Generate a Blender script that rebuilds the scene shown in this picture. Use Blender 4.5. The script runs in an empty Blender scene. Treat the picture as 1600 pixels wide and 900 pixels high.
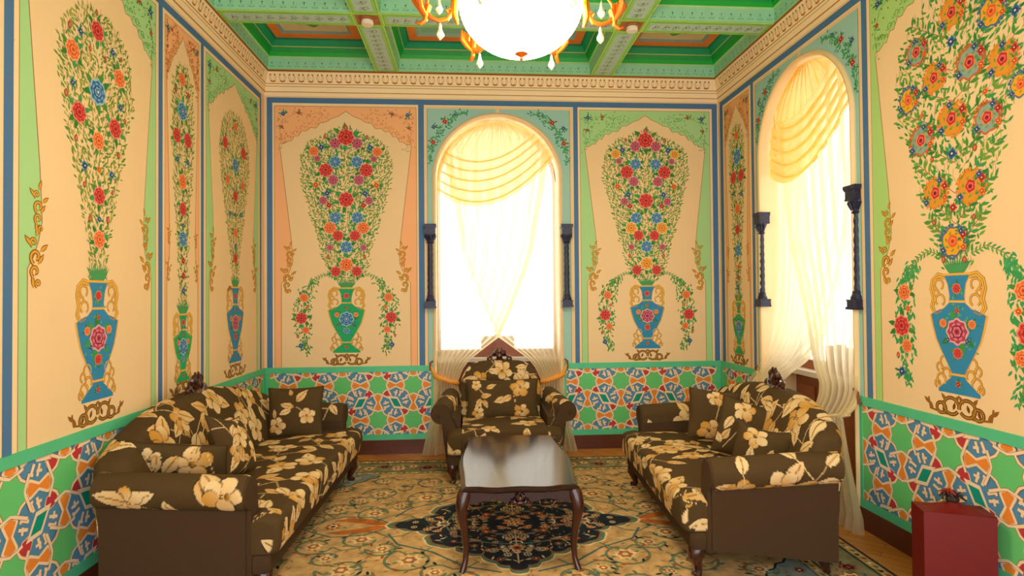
import bpy, math, random
import numpy as np
from mathutils import Matrix, Vector, Euler
S = bpy.context.scene
COL = S.collection
PI = math.pi
# ------------------------------------------------------------------ camera
A, B, D = 1.9656, 2.5082, 5.7357          # left wall x=-A, right wall x=B, back wall y=D
F_PX, YAW, PITCH, ROLL = 914.1, 0.07019, 0.01559, -0.00820
fw = Vector((math.sin(YAW)*math.cos(PITCH), math.cos(YAW)*math.cos(PITCH), math.sin(PITCH)))
r0 = Vector((math.cos(YAW), -math.sin(YAW), 0)); u0 = r0.cross(fw)
rr = math.cos(ROLL)*r0 + math.sin(ROLL)*u0; uu = math.cos(ROLL)*u0 - math.sin(ROLL)*r0
cd = bpy.data.cameras.new('camera'); cam = bpy.data.objects.new('camera', cd); COL.objects.link(cam)
cam.matrix_world = Matrix(((rr.x, uu.x, -fw.x, 0), (rr.y, uu.y, -fw.y, 0), (rr.z, uu.z, -fw.z, 1.5), (0, 0, 0, 1)))
cd.sensor_width = 36; cd.lens = F_PX/1600*36; cd.clip_start = 0.05
S.camera = cam
# ------------------------------------------------------------------ world, exposure
W = bpy.data.worlds.new('sky'); S.world = W; W.use_nodes = True
bg = W.node_tree.nodes['Background']; bg.inputs[0].default_value = (0.93, 0.97, 1.0, 1); bg.inputs[1].default_value = 2.3
S.view_settings.view_transform = 'Standard'; S.view_settings.look = 'None'
S.view_settings.exposure = 0.6; S.view_settings.gamma = 1; S.view_settings.use_curve_mapping = False
BOWL_STRENGTH = 27.0

# ------------------------------------------------------------------ helpers
def lin(c):
    if isinstance(c, str):
        c = c.lstrip('#'); c = [int(c[i:i+2], 16)/255 for i in (0, 2, 4)]
    return tuple((x/12.92 if x <= .04045 else ((x+.055)/1.055)**2.4) for x in c)

def mat(name, col=None, rough=.6, metal=0., attr=False, noise=0., nscale=20., bump=0., bscale=60., coat=0., spec=.5, emit=None, es=0., sheen=0.):
    m = bpy.data.materials.new(name); m.use_nodes = True
    nt = m.node_tree; b = nt.nodes['Principled BSDF']
    b.inputs['Roughness'].default_value = rough; b.inputs['Metallic'].default_value = metal
    b.inputs['Coat Weight'].default_value = coat; b.inputs['Coat Roughness'].default_value = .08
    b.inputs['Specular IOR Level'].default_value = spec
    if sheen: b.inputs['Sheen Weight'].default_value = sheen
    src = None
    if attr:
        a = nt.nodes.new('ShaderNodeAttribute'); a.attribute_name = 'Col'; src = a.outputs['Color']
    elif col is not None:
        b.inputs['Base Color'].default_value = (*lin(col), 1)
    tc = nt.nodes.new('ShaderNodeTexCoord')
    if noise:
        n = nt.nodes.new('ShaderNodeTexNoise'); n.inputs['Scale'].default_value = nscale; n.inputs['Detail'].default_value = 5
        nt.links.new(tc.outputs['Object'], n.inputs['Vector'])
        mr = nt.nodes.new('ShaderNodeMapRange'); mr.inputs[1].default_value = .25; mr.inputs[2].default_value = .75
        mr.inputs[3].default_value = 1-noise; mr.inputs[4].default_value = 1+noise
        nt.links.new(n.outputs[0], mr.inputs[0])
        mx = nt.nodes.new('ShaderNodeVectorMath'); mx.operation = 'SCALE'
        if src is not None: nt.links.new(src, mx.inputs[0])
        else: mx.inputs[0].default_value = lin(col)
        nt.links.new(mr.outputs[0], mx.inputs['Scale']); src = mx.outputs[0]
    if src is not None: nt.links.new(src, b.inputs['Base Color'])
    if bump:
        n2 = nt.nodes.new('ShaderNodeTexNoise'); n2.inputs['Scale'].default_value = bscale; n2.inputs['Detail'].default_value = 4
        nt.links.new(tc.outputs['Object'], n2.inputs['Vector'])
        bp = nt.nodes.new('ShaderNodeBump'); bp.inputs['Strength'].default_value = bump; bp.inputs['Distance'].default_value = .01
        nt.links.new(n2.outputs[0], bp.inputs['Height']); nt.links.new(bp.outputs[0], b.inputs['Normal'])
    if emit is not None:
        b.inputs['Emission Color'].default_value = (*emit, 1); b.inputs['Emission Strength'].default_value = es
    return m

M = {}
M['paint'] = mat('wall_paint', attr=True, rough=.65, noise=.015, nscale=4, spec=.3)
M['ceil'] = mat('ceiling_paint', attr=True, rough=.45, noise=.05, nscale=14)
M['fabric'] = mat('floral_fabric', attr=True, rough=.85, noise=.10, nscale=220, bump=.25, bscale=400, spec=.15)
M['brownfab'] = mat('plain_brown_fabric', '#48341f', rough=.85, noise=.06, nscale=120, bump=.2, bscale=420, spec=.15)
M['wood'] = mat('dark_mahogany', '#3a140c', rough=.25, noise=.25, nscale=12, coat=.5)
M['table'] = mat('polished_mahogany', '#2a100c', rough=.15, noise=.3, nscale=8, coat=.12, spec=.45)
M['framewood'] = mat('window_wood', '#8a4a26', rough=.4, noise=.15, nscale=10)
M['skirt'] = mat('skirting_wood', '#5e2d18', rough=.4, noise=.2, nscale=8)
M['gold'] = mat('gilded_metal', '#e8a02c', rough=.25, metal=.9, noise=.1)
M['bronze'] = mat('orange_gilt', '#d9701c', rough=.35, metal=.6)
M['navy'] = mat('navy_glaze', '#181c3e', rough=.35, noise=.5, nscale=90, coat=.15, bump=.6, bscale=90)
M['red'] = mat('red_glossy_paper', '#700402', rough=.5, coat=.0)
M['blackrib'] = mat('dark_ribbon', '#2a1a14', rough=.5)
M['redrib'] = mat('red_ribbon', '#8a1c16', rough=.4)
M['rug'] = mat('wool_pile', attr=True, rough=.95, noise=.34, nscale=13, bump=.5, bscale=160, spec=.1)
M['white'] = mat('white_plastic', '#efe3cf', rough=.5)
M['brass'] = mat('brass_spot', '#9a5a30', rough=.4)
M['sash'] = mat('orange_satin', '#e8962c', rough=.45, noise=.1, nscale=30)
M['sill'] = mat('sill_paint', '#cfc4b8', rough=.5)
M['lime'] = mat('plaster', '#efe0c4', rough=.7)

def floor_mat():
    m = bpy.data.materials.new('parquet'); m.use_nodes = True; nt = m.node_tree; b = nt.nodes['Principled BSDF']
    tc = nt.nodes.new('ShaderNodeTexCoord'); mp = nt.nodes.new('ShaderNodeMapping'); mp.inputs['Rotation'].default_value[2] = PI/4
    nt.links.new(tc.outputs['Object'], mp.inputs[0])
    br = nt.nodes.new('ShaderNodeTexBrick'); br.inputs['Scale'].default_value = 1.0
    br.inputs['Brick Width'].default_value = .42; br.inputs['Row Height'].default_value = .07; br.inputs['Mortar Size'].default_value = .0015
    br.inputs['Color1'].default_value = (*lin('#dc9440'), 1); br.inputs['Color2'].default_value = (*lin('#c47a30'), 1); br.inputs['Mortar'].default_value = (*lin('#5a3216'), 1)
    nt.links.new(mp.outputs[0], br.inputs[0])
    mp2 = nt.nodes.new('ShaderNodeMapping'); mp2.inputs['Scale'].default_value = (3, 40, 1); nt.links.new(mp.outputs[0], mp2.inputs[0])
    n = nt.nodes.new('ShaderNodeTexNoise'); n.inputs['Scale'].default_value = 2; n.inputs['Detail'].default_value = 6
    nt.links.new(mp2.outputs[0], n.inputs[0])
    mr = nt.nodes.new('ShaderNodeMapRange'); mr.inputs[3].default_value = .75; mr.inputs[4].default_value = 1.25; nt.links.new(n.outputs[0], mr.inputs[0])
    mx = nt.nodes.new('ShaderNodeVectorMath'); mx.operation = 'SCALE'
    nt.links.new(br.outputs[0], mx.inputs[0]); nt.links.new(mr.outputs[0], mx.inputs['Scale']); nt.links.new(mx.outputs[0], b.inputs['Base Color'])
    b.inputs['Roughness'].default_value = .3; b.inputs['Coat Weight'].default_value = .25
    return m
M['floor'] = floor_mat()

def sheer_mat(name, col, opac, tcol):
    """thin woven voile: threads scatter light, gaps let it through; seen edge-on the gaps close"""
    m = bpy.data.materials.new(name); m.use_nodes = True; nt = m.node_tree; nt.nodes.remove(nt.nodes['Principled BSDF'])
    out = nt.nodes['Material Output']
    tr = nt.nodes.new('ShaderNodeBsdfTransparent'); tr.inputs[0].default_value = (1, .985, .95, 1)
    tl = nt.nodes.new('ShaderNodeBsdfTranslucent'); tl.inputs[0].default_value = (*tcol, 1)
    df = nt.nodes.new('ShaderNodeBsdfDiffuse'); df.inputs[0].default_value = (*lin(col), 1)
    a = nt.nodes.new('ShaderNodeMixShader'); a.inputs[0].default_value = .30
    nt.links.new(tl.outputs[0], a.inputs[1]); nt.links.new(df.outputs[0], a.inputs[2])
    lw = nt.nodes.new('ShaderNodeLayerWeight'); lw.inputs[0].default_value = .5
    mr = nt.nodes.new('ShaderNodeMapRange'); mr.inputs[3].default_value = opac; mr.inputs[4].default_value = 1.0
    nt.links.new(lw.outputs['Facing'], mr.inputs[0])
    mx = nt.nodes.new('ShaderNodeMixShader'); nt.links.new(mr.outputs[0], mx.inputs[0])
    nt.links.new(tr.outputs[0], mx.inputs[1]); nt.links.new(a.outputs[0], mx.inputs[2]); nt.links.new(mx.outputs[0], out.inputs[0])
    return m
M['sheer'] = sheer_mat('white_voile', '#f8e8bc', .50, (1.0, .93, .72))
M['swag'] = sheer_mat('golden_voile', '#f2bc4a', .46, (1.0, .72, .18))

def glass_mat():
    m = bpy.data.materials.new('window_glass'); m.use_nodes = True; nt = m.node_tree; nt.nodes.remove(nt.nodes['Principled BSDF'])
    tr = nt.nodes.new('ShaderNodeBsdfTransparent'); gl = nt.nodes.new('ShaderNodeBsdfGlossy'); gl.inputs['Roughness'].default_value = .02
    mx = nt.nodes.new('ShaderNodeMixShader'); mx.inputs[0].default_value = .06
    nt.links.new(tr.outputs[0], mx.inputs[1]); nt.links.new(gl.outputs[0], mx.inputs[2]); nt.links.new(mx.outputs[0], nt.nodes['Material Output'].inputs[0])
    return m
M['glass'] = glass_mat()
def crystal_mat():
    m = bpy.data.materials.new('crystal'); m.use_nodes = True; b = m.node_tree.nodes['Principled BSDF']
    b.inputs['Base Color'].default_value = (1, .93, .72, 1); b.inputs['Roughness'].default_value = .05
    b.inputs['Transmission Weight'].default_value = .7; b.inputs['IOR'].default_value = 1.5
    return m
M['crystal'] = crystal_mat()

def link(name, verts, faces, m, parent=None, cols=None, smooth=False, kind=None, label=None, cat=None, group=None):
    me = bpy.data.meshes.new(name)
    me.from_pydata([tuple(v) for v in verts], [], [tuple(f) for f in faces]); me.materials.append(m)
    if cols is not None:
        ca = me.color_attributes.new('Col', 'FLOAT_COLOR', 'CORNER')
        buf = np.ones((len(me.loops), 4), dtype=np.float32)
        n = np.array([p.loop_total for p in me.polygons])
        buf[:, :3] = np.repeat(np.array(cols, dtype=np.float32), n, axis=0)
        ca.data.foreach_set('color', buf.ravel())
    if smooth: me.polygons.foreach_set('use_smooth', [True]*len(me.polygons))
    me.update()
    o = bpy.data.objects.new(name, me); COL.objects.link(o)
    if parent is not None: o.parent = parent
    tag(o, label, cat, group, kind)
    return o
def tag(o, label=None, cat=None, group=None, kind=None):
    if label: o['label'] = label
    if cat: o['category'] = cat
    if group: o['group'] = group
    if kind: o['kind'] = kind
    return o
def empty(name, loc=(0, 0, 0), rz=0., **k):
    o = bpy.data.objects.new(name, None); o.empty_display_size = .1; COL.objects.link(o)
    o.location = loc; o.rotation_euler = (0, 0, rz); return tag(o, **k)

class MB:
    """collects shapes into one mesh"""
    def __init__(s): s.v = []; s.f = []
    def add(s, v, f):
        n = len(s.v); s.v += [tuple(map(float, p)) for p in v]; s.f += [tuple(i+n for i in q) for q in f]; return s
    def box(s, x0, x1, y0, y1, z0, z1, b=0.):
        if b <= 0:
            v = [(x, y, z) for z in (z0, z1) for x, y in ((x0, y0), (x1, y0), (x1, y1), (x0, y1))]
            return s.add(v, [(3, 2, 1, 0), (4, 5, 6, 7), (0, 1, 5, 4), (1, 2, 6, 5), (2, 3, 7, 6), (3, 0, 4, 7)])
        rings = []
        for z, i in ((z0, b), (z0+b*.3, b*.3), (z0+b, 0), (z1-b, 0), (z1-b*.3, b*.3), (z1, b)):
            c = b
            rings.append([(x0+i+c, y0+i, z), (x1-i-c, y0+i, z), (x1-i, y0+i+c, z), (x1-i, y1-i-c, z), (x1-i-c, y1-i, z), (x0+i+c, y1-i, z), (x0+i, y1-i-c, z), (x0+i, y0+i+c, z)])
        return s.rings(rings)
    def rings(s, R, caps=True, closed=True):
        n = len(R[0]); v = [p for r in R for p in r]; f = []
        for i in range(len(R)-1):
            for j in range(n if closed else n-1):
                k = (j+1) % n; f.append((i*n+j, i*n+k, (i+1)*n+k, (i+1)*n+j))
        if caps: f.append(tuple(range(n-1, -1, -1))); f.append(tuple((len(R)-1)*n+j for j in range(n)))
        return s.add(v, f)
    def tube(s, pts, rad, n=8, flat=1.0):
        pts = [Vector(p) for p in pts]; R = []
        if not hasattr(rad, '__len__'): rad = [rad]*len(pts)
        ref = Vector((.13, .21, .97))
        for i, p in enumerate(pts):
            t = (pts[min(i+1, len(pts)-1)]-pts[max(i-1, 0)]).normalized()
            if abs(t.dot(ref)) > .95: ref = Vector((1, .1, 0))
            a = (ref-t*ref.dot(t)).normalized(); b = t.cross(a); ref = a
            R.append([p+rad[i]*(math.cos(k*2*PI/n)*a+flat*math.sin(k*2*PI/n)*b) for k in range(n)])
        return s.rings(R)
    def lathe(s, prof, c=(0, 0, 0), n=24, caps=True):
        return s.rings([[(c[0]+r*math.cos(k*2*PI/n), c[1]+r*math.sin(k*2*PI/n), c[2]+z) for k in range(n)] for r, z in prof], caps)
    def ball(s, c, r, n=10, sc=(1, 1, 1)):
        return s.rings([[(c[0]+sc[0]*r*math.sin(a)*math.cos(k*2*PI/n), c[1]+sc[1]*r*math.sin(a)*math.sin(k*2*PI/n), c[2]-sc[2]*r*math.cos(a)) for k in range(n)] for a in [max(.05, min(PI-.05, i*PI/8)) for i in range(9)]])
    def prism(s, pts, fn, h0, h1):
        n = len(pts); v = [fn(p, h0) for p in pts]+[fn(p, h1) for p in pts]
        return s.add(v, [tuple(range(n-1, -1, -1)), tuple(range(n, 2*n))]+[(i, (i+1) % n, n+(i+1) % n, n+i) for i in range(n)])
    def out(s, name, m, parent=None, smooth=False, xf=None, **k):
        v = [xf @ Vector(p) for p in s.v] if xf is not None else s.v
        o = link(name, v, s.f, m, parent, smooth=smooth, **k)
        if smooth:
            try: o.data.set_sharp_from_angle(angle=.7)
            except Exception: pass
        return o

# ------------------------------------------------------------------ flat painting on surfaces
class Paint:
    def __init__(s, fn): s.fn = fn; s.v = []; s.f = []; s.c = []; s.clip = None; s.n = 0
    def quad3(s, pts, col):
        n = len(s.v); s.v += pts; s.f.append(tuple(range(n, n+len(pts)))); s.c.append(lin(col) if isinstance(col, str) else col)
    def poly(s, pts, col, L=1):
        if s.clip:
            u0, u1, v0, v1 = s.clip
            for ax, lim, sg in ((0, u0, 1), (0, u1, -1), (1, v0, 1), (1, v1, -1)):
                if not pts: return
                o = []
                for i in range(len(pts)):
                    a, b = pts[i-1], pts[i]; da, db = sg*(a[ax]-lim), sg*(b[ax]-lim)
                    if (da >= 0) != (db >= 0):
                        t = da/(da-db); o.append((a[0]+t*(b[0]-a[0]), a[1]+t*(b[1]-a[1])))
                    if db >= 0: o.append(b)
                pts = o
            if len(pts) < 3: return
        s.n += 1; h = .0004*L+(s.n % 200)*1.6e-6
        s.quad3([s.fn(p[0], p[1], h) for p in pts], col)
    def rect(s, u0, u1, v0, v1, col, L=1): s.poly([(u0, v0), (u1, v0), (u1, v1), (u0, v1)], col, L)
    def stroke(s, pts, w, col, L=1, taper=False):
        n = len(pts)
        nr = []
        for i in range(n):
            a, b = pts[max(i-1, 0)], pts[min(i+1, n-1)]; dx, dy = b[0]-a[0], b[1]-a[1]; l = math.hypot(dx, dy) or 1
            ww = w*.5
            if taper: ww *= (.35+.65*math.sin(PI*min(1, .15+.85*i/(n-1)))) if n > 1 else 1
            nr.append((-dy/l*ww, dx/l*ww))
        for i in range(n-1):
            p, q = pts[i], pts[i+1]; a, b = nr[i], nr[i+1]
            s.poly([(p[0]+a[0], p[1]+a[1]), (q[0]+b[0], q[1]+b[1]), (q[0]-b[0], q[1]-b[1]), (p[0]-a[0], p[1]-a[1])], col, L)
    def frame(s, u0, u1, v0, v1, w, col, L=1):
        s.rect(u0, u1, v1-w, v1, col, L); s.rect(u0, u1, v0, v0+w, col, L); s.rect(u0, u0+w, v0+w, v1-w, col, L); s.rect(u1-w, u1, v0+w, v1-w, col, L)
    def blob(s, u, v, r, col, L=1, lobes=0, amp=.1, n=20, ph=0., su=1., sv=1., rot=0.):
        pts = []
        for i in range(n):
            t = i*2*PI/n; q = r*(1+amp*math.cos(lobes*t+ph)) if lobes else r
            x, y = su*q*math.cos(t), sv*q*math.sin(t)
            pts.append((u+x*math.cos(rot)-y*math.sin(rot), v+x*math.sin(rot)+y*math.cos(rot)))
        s.poly(pts, col, L)
    def leaf(s, u, v, ang, ln, wd, col, L=1, rib=None):
        c, q = math.cos(ang), math.sin(ang)
        P = [(0, 0), (.3, .42), (.6, .45), (1, 0), (.6, -.45), (.3, -.42)]
        s.poly([(u+ln*x*c-wd*y*q, v+ln*x*q+wd*y*c) for x, y in P], col, L)
        if rib: s.stroke([(u, v), (u+ln*.8*c, v+ln*.8*q)], wd*.12, rib, L+1)
    def out(s, name, m, parent=None, **k):
        return link(name, s.v, s.f, m, parent, cols=s.c, **k)

GREEN = ['#2f7f35', '#4a8f3c', '#3b9a52', '#6f9a3a']
OLIVE = ['#8a9a3c', '#6f8f35', '#9aa545', '#5f8a35']
FL = {'R': ('#e58b76', '#cf2b26', '#e0604e', '#8c1018', '#5a0a10'), 'O': ('#f6b07a', '#ee6a2c', '#f59a5a', '#c03a12', '#f2c060'),
      'B': ('#9cc4d4', '#2f6da6', '#7fb0cf', '#1d3f78', '#0f2148'), 'b': ('#8fb4c4', '#2f5f92', '#6a9cc0', '#16305c', '#e8d8a0'),
      'r': ('#e8a080', '#c8302a', '#d85a40', '#7a1018', '#f0c080'), 'o': ('#f4b070', '#ea6c22', '#f08a40', '#b83a10', '#f4d080'),
      'M': ('#e0a8a8', '#b83c58', '#d8808c', '#7a1838', '#e8c890'), 'd': ('#d88060', '#b8482e', '#d8704a', '#7a2a1a', '#c86040'), 'Y': ('#f4d088', '#e8962c', '#f4b850', '#c04818', '#7a2010')}
def flower(P, u, v, r, k, L=6, rng=random.Random(3)):
    if k in 'PQT':
        # big composite blossom: feathered halo, inner field, central tulip, little side blooms
        halo = {'P': '#e98a22', 'Q': '#4a6f8c', 'T': '#c8682a'}[k]; field = {'P': '#e0982c', 'Q': '#f2a81e', 'T': '#8fa898'}[k]
        tilt = rng.uniform(-.5, .5)
        for i in range(26):
            t = i*2*PI/26+.1
            if -.9 < math.sin(t+tilt)*1.0 and i % 7 != 0:
                P.blob(u+1.22*r*math.cos(t), v+1.25*r*math.sin(t), r*.13, halo, L-1, n=8)
        P.blob(u, v, r*1.12, halo, L, 8, .07, 32, 0, .95, 1.05, tilt)
        P.blob(u, v, r*.98, field, L+1, 8, .06, 32, 0, .95, 1.05, tilt)
        for i in range(7): P.leaf(u+.55*r*math.cos(i*.9), v+.55*r*math.sin(i*.9), i*.9+1.2, r*.4, r*.16, '#7f9a3c', L+2)
        cc = ('#c8202a', '#e86a60', '#8a0f1c') if k != 'Q' else ('#ee5a1e', '#f68a4a', '#c83a12')
        P.blob(u, v+.05*r, r*.5, '#e8904a', L+3, 7, .08, 24); P.blob(u, v+.05*r, r*.42, cc[0], L+4, 5, .10, 22, 0, .9, 1.05)
        P.blob(u, v+.05*r, r*.28, cc[1], L+5, 5, .12, 16); P.blob(u, v+.02*r, r*.16, cc[2], L+6, 0, 0, 10)
        for a, kk, rr_ in ((2.7, 'r', .36), (1.9+tilt, 'b', .30), (-.6, 'b', .32), (3.6, 'o', .32)):
            flower(P, u+1.05*r*math.cos(a), v+1.05*r*math.sin(a), r*rr_, kk, L+7)
        return
    h, m, l, d, c = FL[k]
    if k == 'd':
        P.leaf(u, v-r, 1.2, r*1.5, r*.7, '#4a8f3c', L); P.leaf(u, v-r, 1.9, r*1.5, r*.7, '#3b7f3c', L)
        P.leaf(u, v-r*.8, 1.57, r*2, r*1.5, m, L+1); P.leaf(u, v-r*.5, 1.57, r*1.2, r*.7, h, L+2); return
    nl = 6 if r > .03 else 4
    for i in range(nl):
        a = rng.uniform(0, 6.28) if k in 'bro' else PI*2*i/nl+rng.uniform(-.3, .3)+.4
        P.leaf(u+r*.6*math.cos(a), v+r*.6*math.sin(a), a, r*1.3, r*.55, rng.choice(GREEN[:3]), L-1)
    if k in 'bro':
        for i in range(8): P.leaf(u, v, i*PI/4+.2, r*1.05, r*.55, h if i % 2 else m, L)
        P.blob(u, v, r*.68, m, L+1, 8, .08, 16); P.blob(u, v, r*.42, d, L+2, n=10); P.blob(u, v, r*.2, c, L+3, n=8)
    else:
        P.blob(u, v, r*1.04, h, L, 8, .07, 32); P.blob(u, v, r*.88, m, L+1, 8, .09, 32, .4)
        for i in range(8):
            a = i*PI/4+.25; P.blob(u+.62*r*math.cos(a), v+.62*r*math.sin(a), r*.16, l, L+2, n=8, su=1.2, sv=.6, rot=a+PI/2)
        P.blob(u, v, r*.50, d, L+3, 6, .10, 20); P.blob(u, v, r*.40, l, L+4, 6, .12, 20, .5); P.blob(u, v, r*.27, m, L+5, 5, .1, 14); P.blob(u, v, r*.13, d if k != 'B' else '#f0d8a0', L+6, n=8)
def parse(s):
    return [(float(a), float(b), float(c), d) for a, b, c, d in (t.split(',') for t in s.split())]
def fillleaves(P, inside, u0, u1, v0, v1, sp, seed, flowers=(), cols=OLIVE, size=.024, L=3, cen=None):
    rng = random.Random(seed); v = v0; row = 0
    while v < v1:
        u = u0+(row % 2)*sp*.5
        while u < u1:
            a, b = u+rng.uniform(-.3, .3)*sp, v+rng.uniform(-.3, .3)*sp
            if inside(a, b) and not any((a-f[0])**2+(b-f[1])**2 < (f[2]*.8)**2 for f in flowers):
                side = 1 if a > (cen if cen is not None else (u0+u1)/2) else -1
                ang = PI/2-side*rng.choice([.35, .9, -.3, 1.3])+rng.uniform(-.2, .2)
                ln = size*rng.uniform(.8, 1.35)
                P.leaf(a, b, ang, ln, ln*.36, rng.choice(cols), L)
                if rng.random() < .30:
                    P.stroke([(a-.5*ln*math.cos(ang), b-.5*ln*math.sin(ang)), (a+side*.004, b+.5*ln), (a, b+1.4*ln)], .0022, '#a5713a', L-1)
            u += sp
        v += sp*.8; row += 1
def arcp(cu, cv, r, a0, a1, n=12, rs=1.):
    return [(cu+(r+(rs*r-r)*i/(n-1))*math.cos(a0+(a1-a0)*i/(n-1)), cv+(r+(rs*r-r)*i/(n-1))*math.sin(a0+(a1-a0)*i/(n-1))) for i in range(n)]
def scroll(P, u, v, r, sx, sy, col, dark, w=.010, L=3):
    pts = [(u+sx*p[0], v+sy*p[1]) for p in arcp(0, 0, r, -1.2, 4.6, 20, .25)]
    P.stroke(pts, w*1.5, dark, L); P.stroke(pts, w*.8, col, L+1)
def cluster(P, u, v, s, sx, col='#e0a030', dark='#8a5410'):
    """gilded leaf scroll at the side of a panel"""
    for (a, b, r, w) in ((0, .0, .030, .012), (.012, .055, .018, .010), (.004, -.055, .024, .011), (-.012, -.1, .015, .009)):
        scroll(P, u+sx*a*s, v+b*s, r*s, sx, 1, col, dark, w*s, 4)
    for a, b, g in ((.0, .075, 1.9), (-.02, .02, 2.5), (-.01, -.03, 2.2), (.01, -.12, 1.4), (.02, .04, .8)):
        P.leaf(u+sx*a*s, v+b*s, g if sx > 0 else PI-g, .055*s, .022*s, dark, 3); P.leaf(u+sx*a*s, v+b*s, g if sx > 0 else PI-g, .048*s, .014*s, col, 4)

def vase(P, uc, kind, su=1., zb=.855, zt=1.60):
    """tall painted two-handled vase on a scrolled stand"""
    body, rim = {'blue': ('#2f88b4', '#2c5f86'), 'green': ('#22a866', '#1c6f48')}[kind]
    H = zt-zb; Z = lambda t: zb+t*H
    g, dk = '#eeb040', '#94601c'
    # stand
    for s_ in (-1, 1):
        for (a, b, r) in ((.05, .075, .048), (.115, .05, .030)):
            pts = [(uc+s_*su*(a+r*math.cos(t)), Z(b)+r*.9*math.sin(t)) for t in np.linspace(-2.6, 3.4, 20)]
            P.stroke(pts, .020, '#6f4412', 3); P.stroke(pts, .006, '#b8862c', 4)
            P.leaf(uc+s_*su*a-.012, Z(b)-.02, 1.57+s_*.3, .045, .02, '#6f4412', 3)
        for t in ((.17, .02, 1.1), (.19, .06, .7), (.03, .1, 2.2), (.08, .1, .9)):
            P.leaf(uc+s_*su*t[0], Z(t[1]), t[2] if s_ > 0 else PI-t[2], .055, .022, dk, 3)
        P.stroke([(uc+s_*su*.03, Z(.02)), (uc+s_*su*.10, Z(.0)+.01), (uc+s_*su*.19, Z(.03)), (uc+s_*su*.2, Z(.11))], .012, dk, 3)
    P.rect(uc-su*.13, uc+su*.13, Z(.165), Z(.195), body, 4)
    prof = [(.125, .19), (.085, .235), (.045, .275), (.040, .31), (.06, .36), (.10, .45), (.135, .54), (.155, .63), (.170, .715), (.145, .732), (.085, .76), (.05, .80), (.045, .85), (.055, .93), (.075, .985), (.075, 1.)]
    pts = [(uc+su*a, Z(b)) for a, b in prof]+[(uc-su*a, Z(b)) for a, b in reversed(prof)]
    P.poly([(uc+(p[0]-uc)*1.07, p[1]) for p in pts], g, 5); P.poly(pts, body, 6)
    for t, w in ((.30, .045), (.81, .047), (1.0, .08)): P.rect(uc-su*w*1.1, uc+su*w*1.1, Z(t)-.006, Z(t)+.006, g, 7)
    for s_ in (-1, 1):
        hp = [(.075, .985), (.12, 1.0), (.155, .96), (.165, .90), (.15, .83), (.165, .77), (.14, .72), (.10, .74)]
        q = [(uc+s_*su*a, Z(b)) for a, b in hp]; P.stroke(q, .028, dk, 5); P.stroke(q, .022, '#f4bc4c', 5.5); P.stroke(q, .006, '#c08428', 6)
        for (a, b, r) in ((.115, .93, .028), (.11, .82, .030), (.135, .87, .018)):
            c = [(uc+s_*su*(a+r*math.cos(t)), Z(b)+r*math.sin(t)) for t in np.linspace(-1, 4.2, 14)]
            P.stroke(c, .012, dk, 5); P.stroke(c, .007, g, 6)
        for (a, b, r) in ((.085, .38, .028), (.075, .30, .024), (.11, .25, .028), (.12, .34, .018), (.135, .22, .016)):
            c = [(uc+s_*su*(a+r*math.cos(t)), Z(b)+r*1.2*math.sin(t)) for t in np.linspace(-1.5, 3.8, 14)]
            P.stroke(c, .012, dk, 5); P.stroke(c, .006, g, 6)
    rng = random.Random(int(uc*100))
    for i in range(26):
        t = rng.uniform(.4, .96); w = .11 if .45 < t < .72 else .045
        P.leaf(uc+su*rng.uniform(-w, w), Z(t), rng.uniform(0, 6.3), .022, .010, '#6ab04a' if kind == 'blue' else '#2a6fa0', 7)
    c = 'M' if kind == 'blue' else 'B'
    for a, b, r, k in ((0, .60, .066, c), (0, .90, .026, 'R'), (-.09, .655, .022, 'O'), (.09, .655, .022, 'O'), (0, .745, .016, 'r'), (0, .45, .028, 'R' if kind == 'blue' else 'B'), (0, .235, .018, 'r'), (-.06, .54, .018, 'b'), (.06, .54, .018, 'b')):
        flower(P, uc+su*a, Z(b), r*min(1, su*1.1), k, 9)

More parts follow.
